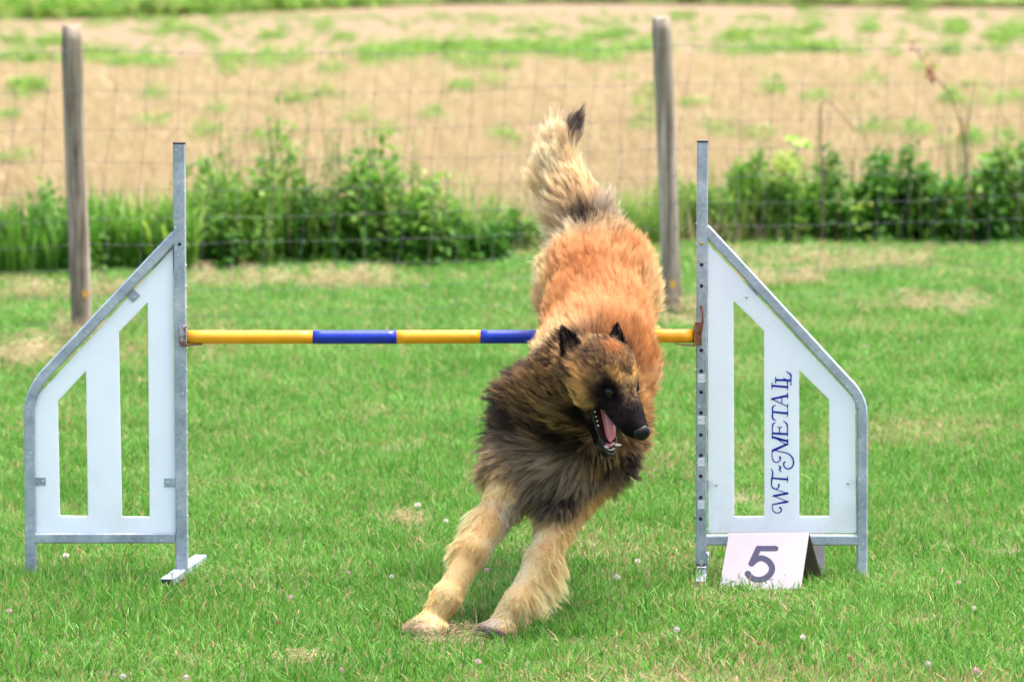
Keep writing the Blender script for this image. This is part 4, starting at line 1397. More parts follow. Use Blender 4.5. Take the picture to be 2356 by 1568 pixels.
def build_dog(h=.0042):
    allp = []
    for q in prims:
        if q[0] == 'c': allp += [q[1] - max(q[3], q[4]), q[2] - max(q[3], q[4]), q[1] + max(q[3], q[4]), q[2] + max(q[3], q[4])]
        else: allp += [q[1] - q[2].max(), q[1] + q[2].max()]
    allp = np.array(allp)
    lo = allp.min(0) - .02; hi = allp.max(0) + .02
    dims = np.ceil((hi - lo) / h).astype(int) + 1
    F = np.full(dims, .06, np.float32)

    def window(a, b_):
        i0 = np.maximum(0, np.floor((a - lo) / h).astype(int)); i1 = np.minimum(dims, np.ceil((b_ - lo) / h).astype(int) + 1)
        sl = tuple(slice(i0[k], i1[k]) for k in range(3))
        ax = [lo[k] + h * np.arange(i0[k], i1[k]) for k in range(3)]
        return sl, np.meshgrid(*ax, indexing='ij')

    def sd(q):
        if q[0] == 'c':
            _, p0, p1, r0, r1, k, _f = q
            m_ = max(r0, r1) + .06
            sl, (X, Y, Z) = window(np.minimum(p0, p1) - m_, np.maximum(p0, p1) + m_)
            d = p1 - p0; L2 = float(d @ d)
            t = np.clip(((X - p0[0]) * d[0] + (Y - p0[1]) * d[1] + (Z - p0[2]) * d[2]) / L2, 0, 1)
            D = np.sqrt((X - p0[0] - t * d[0]) ** 2 + (Y - p0[1] - t * d[1]) ** 2 + (Z - p0[2] - t * d[2]) ** 2) - (r0 + (r1 - r0) * t)
            return sl, D, k
        _, c, rad, ax, k = q
        m_ = rad.max() + .06
        sl, (X, Y, Z) = window(c - m_, c + m_)
        U = [((X - c[0]) * a[0] + (Y - c[1]) * a[1] + (Z - c[2]) * a[2]) for a in ax]
        k0 = np.sqrt(sum((u / r_) ** 2 for u, r_ in zip(U, rad))); k1 = np.sqrt(sum((u / r_ ** 2) ** 2 for u, r_ in zip(U, rad))) + 1e-9
        return sl, k0 * (k0 - 1) / k1, k
    for q in prims:
        sl, D, k = sd(q)
        A = F[sl]
        hh = np.maximum(k - np.abs(A - D), 0) / k
        F[sl] = np.minimum(A, D) - hh * hh * k * .25
    for q in carve:
        sl, D, k = sd(q)
        A = F[sl]; D = -D
        hh = np.maximum(k - np.abs(A - D), 0) / k
        F[sl] = np.maximum(A, D) + hh * hh * k * .25
    import openvdb
    g = openvdb.FloatGrid(.06)
    g.copyFromArray(F)
    vv, qq = g.convertToQuads(0.0)
    vv = vv * h + lo
    return vv, qq


# mouth hollow and eye sockets
carve.append(('c', np.array(J(.025, 0, .010)), np.array(J(.112, 0, .004)), .021, .0135, .006, None))
for s in (-1, 1):
    carve.append(('e', np.array(Hd(.008, s * .044, -.003)), np.array((.012, .008, .008)), np.array([list(v) for v in HX]), .008))
vv, qq = build_dog()
print('dog verts', len(vv))
me = bpy.data.meshes.new('body')
me.from_pydata(vv.tolist(), [], qq[:, ::-1].tolist())
bm = bmesh.new(); bm.from_mesh(me)
bmesh.ops.smooth_vert(bm, verts=bm.verts, factor=.5, use_axis_x=True, use_axis_y=True, use_axis_z=True)
bmesh.ops.recalc_face_normals(bm, faces=bm.faces)
bm.to_mesh(me); bm.free(); smooth(me)

# ---- coat chart: anatomical points with the way the hair lies there and its colours
ORA = (.70, .355, .14); ORB = (.40, .165, .06); ORL = (.86, .55, .29); PAL = (.94, .80, .50); CRM = (.95, .72, .38); LEG = (.93, .565, .225)
TCR = (.93, .78, .56); TTN = (.84, .60, .34); TDK = (.085, .06, .058); BLK = (.006, .004, .005); MDK = (.030, .018, .019); MTN = (.56, .345, .15); GRB = (.185, .135, .10); GRL = (.54, .41, .27); TIP = (.16, .12, .12)
CH = []   # pos, dir, len, lift, clump, colA, colB, mixB


def ch(px, py, Y, dx, dy, dc, ln, lift, cl, A, B, mx):
    CH.append((P(px, py, Y), Vector((dx, -dc, -dy)).normalized(), ln, lift, cl, A, B, mx))


def hh_(a, b_, c, da, db, dc, ln, lift, cl, A, B, mx):
    CH.append((Hd(a, b_, c), (hmv * da + hev * db + huv * dc).normalized(), ln, lift, cl, A, B, mx))


# croup and back (hair lies towards the tail, fanning out sideways)
for (x, y, Y, dx) in ((1300, 600, -.08, -.5), (1375, 570, -.10, 0), (1450, 600, -.08, .5)): ch(x, y, Y, dx, -1, .25, .042, .45, .5, ORL, ORA, .4)
for (x, y, Y, dx, A, B, m_) in ((1250, 680, -.02, -.9, PAL, ORL, .55), (1300, 680, -.12, -.45, ORA, ORL, .45), (1340, 640, -.14, -.15, ORA, ORB, .4), (1380, 680, -.15, 0.05, ORA, ORL, .5), (1440, 680, -.12, .45, ORL, ORA, .5), (1505, 680, -.02, .9, PAL, ORL, .45)):
    ch(x, y, Y, dx, -1, .2, .036, .34, .42, A, B, m_)
for (x, y, Y, dx, A, B, m_) in ((1240, 770, -.2, -.9, ORL, ORB, .35), (1290, 770, -.28, -.6, ORA, ORB, .45), (1340, 760, -.3, -.25, ORL, ORA, .5), (1400, 760, -.3, .1, ORA, TTN, .4), (1450, 770, -.28, .5, ORL, ORA, .5), (1505, 780, -.2, .85, ORA, ORL, .4)):
    ch(x, y, Y, dx, -1, .15, .036, .30, .42, A, B, m_)
ch(1495, 880, -.35, .7, -.8, .1, .045, .4, .5, ORB, TTN, .5)
ch(1480, 820, -.38, .5, -1, .1, .04, .35, .5, ORA, ORB, .5)
ch(1255, 830, -.40, -.5, -.9, .1, .034, .32, .5, TTN, PAL, .4)
ch(1372, 760, .10, 0, 1, .0, .03, .4, .4, PAL, CRM, .5)      # belly and far side
ch(1300, 700, .12, -.5, -.3, -.6, .04, .5, .5, PAL, CRM, .5); ch(1450, 700, .12, .5, -.3, -.6, .04, .5, .5, PAL, CRM, .5)
ch(1376, 700, .35, 0, -.2, -1, .02, .3, .4, CRM, PAL, .5)
# tail
ch(1385, 545, .0, .35, -1, .2, .045, .45, .7, TTN, GRL, .4)
ch(1335, 545, .03, -.6, -.8, .2, .045, .4, .6, TCR, GRL, .40)
ch(1370, 510, .06, .75, -.9, .1, .070, .6, .8, (.66, .6, .5), GRL, .4)
ch(1350, 518, .03, -.3, -1, .3, .035, .35, .7, TDK, BLK, .5)
ch(1290, 560, .06, -.7, .3, .1, .055, .5, .75, TCR, GRL, .3)
ch(1300, 500, .08, -.9, -.5, .1, .062, .42, .65, TCR, TTN, .45)
ch(1340, 478, .07, -.2, -1, .1, .050, .42, .7, TTN, GRL, .42)
ch(1270, 440, .10, -.7, -.8, .1, .060, .40, .65, TCR, TTN, .45)
ch(1315, 440, .10, -.35, -1, .2, .050, .45, .75, TCR, TTN, .5)
ch(1270, 380, .11, -.35, -1, .1, .052, .38, .7, TCR, (.8, .68, .48), .5)
ch(1308, 375, .11, .2, -1, .1, .045, .35, .7, TTN, TCR, .5)
ch(1285, 330, .11, -.2, -1, .1, .055, .35, .8, TCR, TTN, .3)
ch(1322, 318, .11, .35, -1, .1, .046, .35, .85, TDK, TIP, .4)
ch(1300, 335, .11, -.05, -1, .1, .05, .32, .7, TCR, TTN, .4)
ch(1324, 285, .12, .42, -1, .0, .042, .3, .9, TIP, TDK, .5)
# mane: away from the face, back and outwards
ch(1290, 850, -.62, -.85, -.55, .2, .055, .5, .7, (.20, .125, .085), MDK, .68)
ch(1235, 865, -.55, -.9, -.5, .1, .052, .5, .75, MDK, GRB, .4)
ch(1200, 920, -.55, -.95, -.35, .1, .052, .5, .75, MDK, TIP, .35)
ch(1180, 980, -.56, -.95, -.2, .1, .048, .5, .75, GRB, MDK, .4)
ch(1290, 925, -.66, -.85, -.55, .2, .065, .42, .65, MTN, MDK, .74)
ch(1240, 940, -.64, -.85, -.5, .2, .075, .42, .75, MDK, MTN, .24)
ch(1205, 1000, -.64, -.85, -.5, .2, .056, .42, .75, MDK, GRB, .4)
ch(1265, 1000, -.68, -.85, -.5, .25, .075, .40, .7, MTN, MDK, .74)
ch(1225, 1040, -.68, -.9, -.35, .2, .070, .42, .75, GRB, GRL, .35)
ch(1310, 1010, -.70, -.8, -.3, .3, .070, .45, .7, MDK, BLK, .5)
ch(1320, 960, -.73, -.85, -.5, .3, .055, .4, .7, MTN, BLK, .42)
ch(1160, 1040, -.62, -.8, .35, .1, .045, .4, .6, TTN, GRB, .45)
ch(1280, 1060, -.70, -.75, .25, .4, .070, .45, .8, GRL, GRB, .35)
ch(1330, 1060, -.70, -.35, .9, .4, .075, .5, .85, GRL, GRB, .4)
ch(1250, 1100, -.70, -.6, .75, .3, .075, .5, .9, GRB, GRL, .45)
ch(1245, 1140, -.70, -.45, .9, .3, .060, .45, .85, MDK, GRB, .35)
ch(1300, 1120, -.70, -.2, 1, .35, .070, .5, .9, GRB, MDK, .40)
ch(1360, 1100, -.68, -.1, 1, .35, .045, .5, .85, GRB, GRL, .4)
ch(1380, 1050, -.68, .2, .9, .3, .045, .5, .8, MTN, MDK, .45)
ch(1420, 1040, -.62, .6, .55, .1, .045, .45, .8, GRB, MDK, .45)
ch(1450, 980, -.60, .8, .3, .0, .045, .45, .8, MTN, MDK, .5)
ch(1440, 930, -.60, .8, -.5, .0, .050, .5, .7, MTN, ORB, .5)
ch(1200, 1080, -.68, -.6, .7, .3, .040, .35, .6, TTN, GRB, .35)
ch(1340, 830, -.60, -.3, -1, .2, .055, .45, .7, (.40, .24, .13), MDK, .45)
ch(1400, 850, -.55, .1, -1, .2, .050, .4, .7, ORB, MDK, .4)
# near foreleg
ch(1130, 1110, -.70, -.5, .8, .2, .022, .25, .4, CRM, LEG, .45); ch(1175, 1130, -.74, -.3, 1, .2, .018, .18, .4, LEG, ORL, .4); ch(1205, 1150, -.70, .1, 1, .1, .024, .25, .5, CRM, GRB, .3)
ch(1080, 1195, -.68, -.7, .8, .0, .050, .5, .55, PAL, CRM, .3); ch(1130, 1200, -.75, -.35, 1, .2, .017, .18, .5, LEG, ORL, .45); ch(1180, 1190, -.70, .3, .9, .0, .026, .4, .7, (.74, .60, .45), GRL, .3)
ch(1040, 1262, -.70, -.6, .85, -.1, .052, .5, .6, PAL, CRM, .25); ch(1090, 1270, -.79, -.45, 1, .1, .016, .2, .4, LEG, (.50, .30, .14), .3); ch(1125, 1260, -.73, .05, 1, 0, .018, .35, .6, CRM, (.72, .58, .44), .5)
ch(1005, 1332, -.75, -.5, .9, -.1, .038, .45, .6, PAL, CRM, .3); ch(1050, 1340, -.82, -.5, 1, .1, .012, .2, .35, LEG, CRM, .5); ch(1075, 1340, -.77, -.1, 1, 0, .014, .3, .4, CRM, LEG, .4)
ch(1005, 1400, -.84, -.5, 1, .2, .014, .2, .3, LEG, CRM, .5); ch(1035, 1400, -.80, -.4, 1, .1, .013, .2, .4, LEG, CRM, .5); ch(960, 1440, -.87, -.8, .5, .2, .010, .2, .3, (.60, .46, .32), (.42, .30, .2), .4)
ch(1005, 1445, -.87, 0, 1, .4, .010, .2, .3, (.66, .46, .26), (.72, .58, .44), .5)
for (x, y, Y) in ((1110, 1235, -.78), (1070, 1305, -.81), (1033, 1372, -.83), (1015, 1410, -.84)): ch(x, y, Y, -.45, 1, .1, .012, .16, .25, LEG, CRM, .45)
for (x, y, Y) in ((1245, 1280, -.82), (1205, 1355, -.85), (1180, 1405, -.88)): ch(x, y, Y, -.3, 1, .1, .012, .16, .25, LEG, CRM, .5)
# far foreleg
ch(1310, 1170, -.73, -.3, 1, .3, .028, .3, .65, (.55, .37, .17), GRL, .4); ch(1370, 1150, -.66, .5, .9, .1, .026, .3, .6, LEG, MTN, .5); ch(1235, 1170, -.66, -.3, 1, .2, .04, .4, .6, CRM, GRL, .4)
ch(1215, 1240, -.74, -.4, 1, .0, .017, .25, .5, PAL, CRM, .5); ch(1265, 1240, -.78, -.25, 1, .2, .017, .18, .5, LEG, ORL, .4); ch(1305, 1240, -.70, .4, .85, .0, .026, .5, .7, LEG, CRM, .5)
ch(1190, 1320, -.80, -.4, 1, 0, .014, .2, .4, PAL, CRM, .4); ch(1222, 1320, -.83, -.3, 1, .1, .015, .2, .4, LEG, CRM, .45); ch(1270, 1310, -.74, .65, .75, -.1, .058, .55, .65, PAL, CRM, .4)
ch(1165, 1390, -.86, -.45, 1, .1, .011, .2, .35, CRM, PAL, .5); ch(1190, 1390, -.86, -.3, 1, .1, .013, .2, .4, LEG, CRM, .5); ch(1238, 1372, -.80, .7, .7, -.1, .058, .55, .68, PAL, CRM, .35)
ch(1205, 1420, -.82, .7, .7, .0, .035, .5, .85, PAL, CRM, .35); ch(1165, 1440, -.88, -.2, 1, .2, .013, .2, .35, (.66, .46, .26), CRM, .5)
ch(1120, 1455, -.90, -.6, .8, .3, .008, .2, .3, (.20, .16, .15), BLK, .5); ch(1148, 1466, -.91, -.3, .9, .4, .006, .2, .3, (.12, .09, .09), BLK, .5); ch(1135, 1440, -.88, -.6, .8, .2, .009, .2, .3, (.6, .5, .4), GRL, .4)
ch(1180, 1460, -.89, .1, 1, .3, .010, .2, .3, (.66, .46, .26), GRL, .3)
# head: short hair, in head measures
HS = .012
for s in (-1, 1):
    hh_(-.02, s * .010, .040, -1, 0, .05, .014, .2, .3, (.34, .19, .09), TDK, .45)
    hh_(-.008, s * .026, .030, -1, s * .2, .1, .010, .2, .3, (.70, .40, .14), (.44, .25, .09), .45)      # brow
    hh_(.012, s * .012, .012, -1, s * .1, .1, .007, .15, .2, (.36, .22, .10), (.14, .09, .055), .5)
    hh_(-.004, s * .043, .012, -1, s * .2, .1, .006, .15, .2, BLK, MDK, .3)
    hh_(.022, s * .030, -.004, -1, s * .2, .1, .005, .15, .2, BLK, BLK, .5)
    hh_(-.030, s * .054, -.014, -1, s * .2, -.1, .010, .15, .3, MDK, (.2, .12, .05), .4)
    hh_(.008, s * .038, .006, -1, s * .2, .1, .006, .15, .2, BLK, BLK, .5)
    hh_(-.018, s * .045, -.004, -1, s * .2, -.1, .008, .15, .3, BLK, MDK, .5)
    hh_(.015, s * .034, -.016, -1, s * .1, -.2, .006, .15, .2, BLK, MDK, .4)
    hh_(-.010, s * .045, -.028, -1, s * .2, -.3, .008, .15, .3, MDK, BLK, .5)
    hh_(.035, s * .022, -.022, -1, s * .1, -.2, .005, .12, .2, (.040, .024, .027), BLK, .45)
    hh_(.060, s * .020, -.038, -1, s * .1, -.3, .005, .12, .2, (.045, .027, .030), BLK, .45)
    hh_(.095, s * .016, -.035, -1, s * .2, -.3, .005, .12, .2, BLK, BLK, .5)
    hh_(.02, s * .030, -.05, -1, s * .1, -.3, .006, .15, .2, BLK, MDK, .4)
    hh_(-.03, s * .055, -.06, -1, s * .3, -.4, .016, .2, .4, BLK, MDK, .4)
    hh_(-.045, s * .058, -.030, -1, s * .4, -.1, .024, .3, .5, (.66, .37, .13), (.85, .52, .21), .5)      # cheek
    hh_(-.035, s * .056, -.008, -1, s * .4, .1, .018, .25, .5, (.74, .44, .17), MTN, .5)
    hh_(-.055, s * .050, .018, -1, s * .5, .2, .016, .2, .5, (.36, .22, .11), MDK, .5)
    hh_(-.075, s * .060, -.050, -1, s * .6, -.2, .036, .35, .6, MTN, MDK, .5)
    hh_(-.080, s * .045, .030, -1, s * .4, .1, .014, .2, .5, MDK, (.36, .22, .11), .45)
hh_(.0, 0, .020, -1, 0, .1, .009, .2, .3, (.50, .30, .12), (.20, .12, .06), .42)
hh_(.030, 0, .004, -1, 0, .1, .006, .15, .2, (.28, .17, .085), (.06, .04, .03), .5)
hh_(.055, 0, -.003, -1, 0, .1, .005, .12, .2, (.04, .026, .027), BLK, .5)
hh_(.085, 0, -.012, -1, 0, .1, .005, .12, .2, (.018, .012, .014), BLK, .5)
hh_(-.070, 0, .042, -1, 0, .1, .014, .2, .4, ORB, (.5, .24, .09), .5)
hh_(-.100, 0, .025, -1, 0, .1, .020, .3, .5, MTN, MDK, .45)
CK = (.95, .60, .23); CK2 = (.80, .45, .155)
ch(1322, 908, -.87, -.85, -.4, .2, .018, .22, .4, CK, CK2, .45); ch(1346, 900, -.895, -.85, -.35, .2, .014, .2, .3, CK, CK2, .4); ch(1298, 895, -.85, -.85, -.45, .2, .026, .28, .5, MTN, MDK, .6)
ch(1335, 925, -.88, -.9, -.2, .2, .018, .22, .4, CK, MTN, .4); ch(1310, 868, -.84, -.85, -.5, .2, .022, .28, .5, MTN, MDK, .55)
for s in (-1, 1):
    CH.append((J(.03, s * .03, -.02), (-jd + hev * s * .3 - ju * .5).normalized(), .014, .2, .4, BLK, MDK, .3))
    CH.append((J(.08, s * .018, -.018), (-jd + hev * s * .2 - ju * .4).normalized(), .006, .15, .3, BLK, BLK, .5))
CH.append((J(.115, 0, -.02), (-jd - ju * .4).normalized(), .005, .15, .3, BLK, (.2, .18, .18), .3))
CH.append((J(.05, 0, -.045), (-jd - ju * .6).normalized(), .022, .3, .5, MDK, BLK, .5))
CH.append((J(.05, 0, .0), -jd, .001, .1, .3, BLK, BLK, .5))
CHP = np.array([c[0] for c in CH]); CHD = np.array([c[1] for c in CH])
CHS = np.array([c[2:5] + (c[7],) for c in CH]); CHA = np.array([c[5] for c in CH]); CHB = np.array([c[6] for c in CH])
CHP0 = 0
HEADSET = np.linalg.norm(CHP - np.array(HO), axis=1) < .13


def chart(pts):
    """blend the chart at many points: direction, (len, lift, clump, mix), colour A, colour B"""
    D2 = ((pts[:, None, :] - CHP[None]) ** 2).sum(2)
    D2 = D2 * np.where(HEADSET, 1.0, 1.0)[None]
    k = 4
    ii = np.argpartition(D2, k, axis=1)[:, :k]
    dd = np.take_along_axis(D2, ii, 1)
    w = 1 / (dd + 2e-5) ** 2.2
    w /= w.sum(1, keepdims=True)
    f = lambda T: (T[ii] * w[:, :, None]).sum(1)
    d = f(CHD); d /= np.linalg.norm(d, axis=1, keepdims=True) + 1e-9
    return d, f(CHS), f(CHA), f(CHB)


def fbm(pts, sc, seed):
    """cheap value noise in numpy"""
    def h3(i, j, k):
        n_ = (i * 374761393 + j * 668265263 + k * 2147483647 + seed * 1274126177) & 0xffffffff
        n_ = ((n_ ^ (n_ >> 13)) * 1274126177) & 0xffffffff
        return ((n_ ^ (n_ >> 16)) & 0xffff) / 65535.0
    p = pts * sc; i = np.floor(p).astype(np.int64); f = p - i; f = f * f * (3 - 2 * f)
    r_ = 0
    for a in (0, 1):
        for b_ in (0, 1):
            for c in (0, 1):
                r_ = r_ + h3(i[:, 0] + a, i[:, 1] + b_, i[:, 2] + c) * np.where(a, f[:, 0], 1 - f[:, 0]) * np.where(b_, f[:, 1], 1 - f[:, 1]) * np.where(c, f[:, 2], 1 - f[:, 2])
    return r_


# skin colour: the coat's colours, darkened for the shade under the hair
vco = np.empty(len(me.vertices) * 3, np.float32); me.vertices.foreach_get('co', vco); vco = vco.reshape(-1, 3).astype(float)
cols = np.zeros((len(vco), 4), np.float32)
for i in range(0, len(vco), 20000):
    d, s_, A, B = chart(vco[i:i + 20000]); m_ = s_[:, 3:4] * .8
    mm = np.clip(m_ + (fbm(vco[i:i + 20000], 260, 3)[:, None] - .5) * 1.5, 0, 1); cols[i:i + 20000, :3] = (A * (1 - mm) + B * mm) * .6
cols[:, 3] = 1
# inside of the mouth
for i in range(len(vco)):
    pass
rel = vco - np.array(JH)
ja, jb, jc = rel @ np.array(jd), rel @ np.array(hev), rel @ np.array(ju)
inside = (ja > .005) & (ja < .115) & (np.abs(jb) < .024) & (jc > -.012) & (jc < .02)
cols[inside, :3] = (.06, .02, .025)
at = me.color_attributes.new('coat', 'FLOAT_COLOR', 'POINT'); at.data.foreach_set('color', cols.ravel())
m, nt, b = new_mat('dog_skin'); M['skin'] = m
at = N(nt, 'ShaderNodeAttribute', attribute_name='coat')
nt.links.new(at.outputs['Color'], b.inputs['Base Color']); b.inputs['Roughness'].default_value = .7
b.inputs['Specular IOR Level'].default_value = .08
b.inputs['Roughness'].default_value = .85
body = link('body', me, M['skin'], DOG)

m, nt, b = new_mat('dog_hair'); M['hair'] = m
at = N(nt, 'ShaderNodeAttribute', attribute_name='coat')
nt.links.new(at.outputs['Color'], b.inputs['Base Color'])
b.inputs['Roughness'].default_value = .5; b.inputs['Specular IOR Level'].default_value = .12
tr = N(nt, 'ShaderNodeBsdfTranslucent'); nt.links.new(at.outputs['Color'], tr.inputs[0])
mx = N(nt, 'ShaderNodeMixShader', i_0=.42)
nt.links.new(b.outputs[0], mx.inputs[1]); nt.links.new(tr.outputs[0], mx.inputs[2]); nt.links.new(mx.outputs[0], nt.nodes['Material Output'].inputs[0])


def grow(name, me_, n, parent, chartf=None, npt=7, seed=1, lscale=1.0, radius=.00024, nclump=None, nomouth=True):
    r = np.random.default_rng(seed)
    me_.calc_loop_triangles()
    nt_ = len(me_.loop_triangles)
    tri = np.empty(nt_ * 3, np.int32); me_.loop_triangles.foreach_get('vertices', tri); tri = tri.reshape(-1, 3)
    co = np.empty(len(me_.vertices) * 3, np.float32); me_.vertices.foreach_get('co', co); co = co.reshape(-1, 3).astype(float)
    no = np.empty(len(me_.vertices) * 3, np.float32); me_.vertices.foreach_get('normal', no); no = no.reshape(-1, 3).astype(float)
    a, b_, c = co[tri[:, 0]], co[tri[:, 1]], co[tri[:, 2]]
    area = .5 * np.linalg.norm(np.cross(b_ - a, c - a), axis=1)
    cen = (a + b_ + c) / 3
    fn = np.cross(b_ - a, c - a); fn /= np.linalg.norm(fn, axis=1, keepdims=True) + 1e-12
    view = np.array(CAM) - cen; view /= np.linalg.norm(view, axis=1, keepdims=True)
    face = (fn * view).sum(1)
    w = area * np.where(face > -.35, 1.0, .3)
    if nomouth:
        q = cen - np.array(JH); qa, qb, qc = q @ np.array(jd), q @ np.array(hev), q @ np.array(ju)
        w[(qa > .012) & (qa < .11) & (np.abs(qb) < .021 - .05 * (qa - .03)) & (qc > -.006) & (qc < .022)] = 0
        hd = np.linalg.norm(cen - np.array(HO), axis=1)
        lnc = np.concatenate([chart(cen[i:i + 20000])[1][:, 0] for i in range(0, len(cen), 20000)])
        w *= np.clip(.030 / lnc, .8, 4.5)      # short coat grows denser
        for s in (-1, 1):
            w[np.linalg.norm(cen - np.array(Hd(.007, s * .040, -.003)), axis=1) < .0125] = 0
        w[np.linalg.norm(cen - np.array(Hd(.116, 0, -.026)), axis=1) < .020] = 0
    t = r.choice(nt_, n, p=w / w.sum())
    u, v = r.random(n), r.random(n); fl = u + v > 1; u[fl] = 1 - u[fl]; v[fl] = 1 - v[fl]
    W = np.stack([1 - u - v, u, v], 1)[:, :, None]
    root = (co[tri[t]] * W).sum(1); nor = (no[tri[t]] * W).sum(1); nor /= np.linalg.norm(nor, axis=1, keepdims=True) + 1e-9
    D = np.zeros((n, 3)); S = np.zeros((n, 4)); A = np.zeros((n, 3)); B = np.zeros((n, 3))
    for i in range(0, n, 20000):
        D[i:i + 20000], S[i:i + 20000], A[i:i + 20000], B[i:i + 20000] = (chartf or chart)(root[i:i + 20000])
    ln, lift, clm, mxb = S[:, 0] * lscale, S[:, 1], S[:, 2], S[:, 3]
    if nomouth:      # short, close coat on the forelegs; only the fringes stay long
        leg = np.clip((.42 - root[:, 2]) / .06, 0, 1) * np.clip((root[:, 2] - .07) / .04, 0, 1)
        ln = np.where(ln < .036, ln * (1 - .40 * leg), ln); lift = np.where(ln < .036, lift * (1 - .4 * leg), lift)
    clm = clm * np.clip(ln / .03, .25, 1)
    short = np.clip(1.4 - ln / .02, 0, 1)
    # clumps
    nc = nclump or n // 18
    ci = r.choice(n, nc, replace=False)
    kd = kdtree.KDTree(nc)
    for j, i in enumerate(ci): kd.insert(root[i], j)
    kd.balance()
    own = np.array([kd.find(p)[1] for p in root])
    big = r.choice(nc, max(4, nc // 14), replace=False)
    kd2 = kdtree.KDTree(len(big))
    for j, i in enumerate(big): kd2.insert(root[ci[i]], j)
    kd2.balance()
    own2 = np.array([kd2.find(root[i])[1] for i in ci])[own]
    tang = D - nor * (D * nor).sum(1, keepdims=True) * np.where((D * nor).sum(1, keepdims=True) < 0, 1.0, .6)
    tang /= np.linalg.norm(tang, axis=1, keepdims=True) + 1e-9
    sway = r.normal(size=(nc, 3)) * .11; sway2 = r.normal(size=(len(big), 3)) * .12
    ln = ln * np.clip(1 + .16 * r.normal(size=n) + (r.normal(size=nc) * .10)[own] + (r.normal(size=len(big)) * .08)[own2], .35, 1.5)
    tang = tang + sway[own] + sway2[own2] + r.normal(size=(n, 3)) * .07
    d0 = tang * (1 - lift[:, None]) + nor * lift[:, None]; d0 /= np.linalg.norm(d0, axis=1, keepdims=True)
    lk = np.clip(ln / .05, 0, 1)[:, None]; d1 = tang + nor * (.20 - .12 * lk) + D * .25 * lk + np.array([-.05, 0, -.12]) * np.clip(ln / .08, 0, 1)[:, None] * lk; d1 /= np.linalg.norm(d1, axis=1, keepdims=True)
    pts = np.zeros((n, npt, 3)); pts[:, 0] = root - nor * .001
    wv = r.normal(size=(nc, 3)); fq = r.uniform(2.5, 5, size=nc); ph = r.uniform(0, 6.28, size=nc)
    for k in range(1, npt):
        s = k / (npt - 1)
        dd = d0 * (1 - s) + d1 * s
        pts[:, k] = pts[:, k - 1] + dd * (ln / (npt - 1))[:, None]
    wav = np.clip((ln - .03) / .05, 0, 1)
    for k in range(1, npt):
        s = k / (npt - 1)
        pts[:, k] += (wv[own] * (np.sin(fq[own] * s * 2 + ph[own]) - np.sin(ph[own]))[:, None]) * (.004 * wav * s)[:, None]
        pts[:, k] += r.normal(size=(n, 3)) * (ln * .02 * s)[:, None]
    cen_ = pts[ci]
    for k in range(1, npt):
        s = k / (npt - 1)
        cw = (clm * .72 * s ** 1.3)[:, None]
        pts[:, k] = pts[:, k] * (1 - cw) + cen_[own][:, k] * cw
    # colour: streaks follow clumps and slow noise
    flow = root - D * (root * D).sum(1, keepdims=True) * .8
    streak = .55 * fbm(flow, 75, 5) + .45 * fbm(flow, 190, 9)
    key = streak + (r.normal(size=nc) * .08)[own] + (r.normal(size=len(big)) * .07)[own2] + r.normal(size=n) * .12
    thr = .5 + (mxb - .5) * .55
    f = np.clip((thr - key) / .16 + .5, 0, 1)[:, None]
    base = A * (1 - f) + B * f
    base = base * np.exp(r.normal(size=(n, 1)) * (.13 + .25 * short)[:, None] + (r.normal(size=nc) * .07)[own][:, None])
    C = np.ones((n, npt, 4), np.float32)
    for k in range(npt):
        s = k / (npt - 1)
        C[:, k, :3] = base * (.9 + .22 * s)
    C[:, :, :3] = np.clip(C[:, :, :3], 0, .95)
    rad = (radius * (1 - .75 * np.linspace(0, 1, npt) ** 1.5))[None] * np.clip(.75 + ln / .09, .8, 1.25)[:, None] * r.uniform(.7, 1.2, size=n)[:, None]
    hc = bpy.data.hair_curves.new(name)
    hc.add_curves([npt] * n)
    hc.position_data.foreach_set('vector', pts.astype(np.float32).ravel())
    q = hc.attributes.new('radius', 'FLOAT', 'POINT'); q.data.foreach_set('value', rad.astype(np.float32).ravel())
    q = hc.attributes.new('coat', 'FLOAT_COLOR', 'POINT'); q.data.foreach_set('color', C.ravel())
    hc.materials.append(M['hair'])
    return link(name, hc, None, parent)


grow('fur', me, 400000, DOG, seed=2)

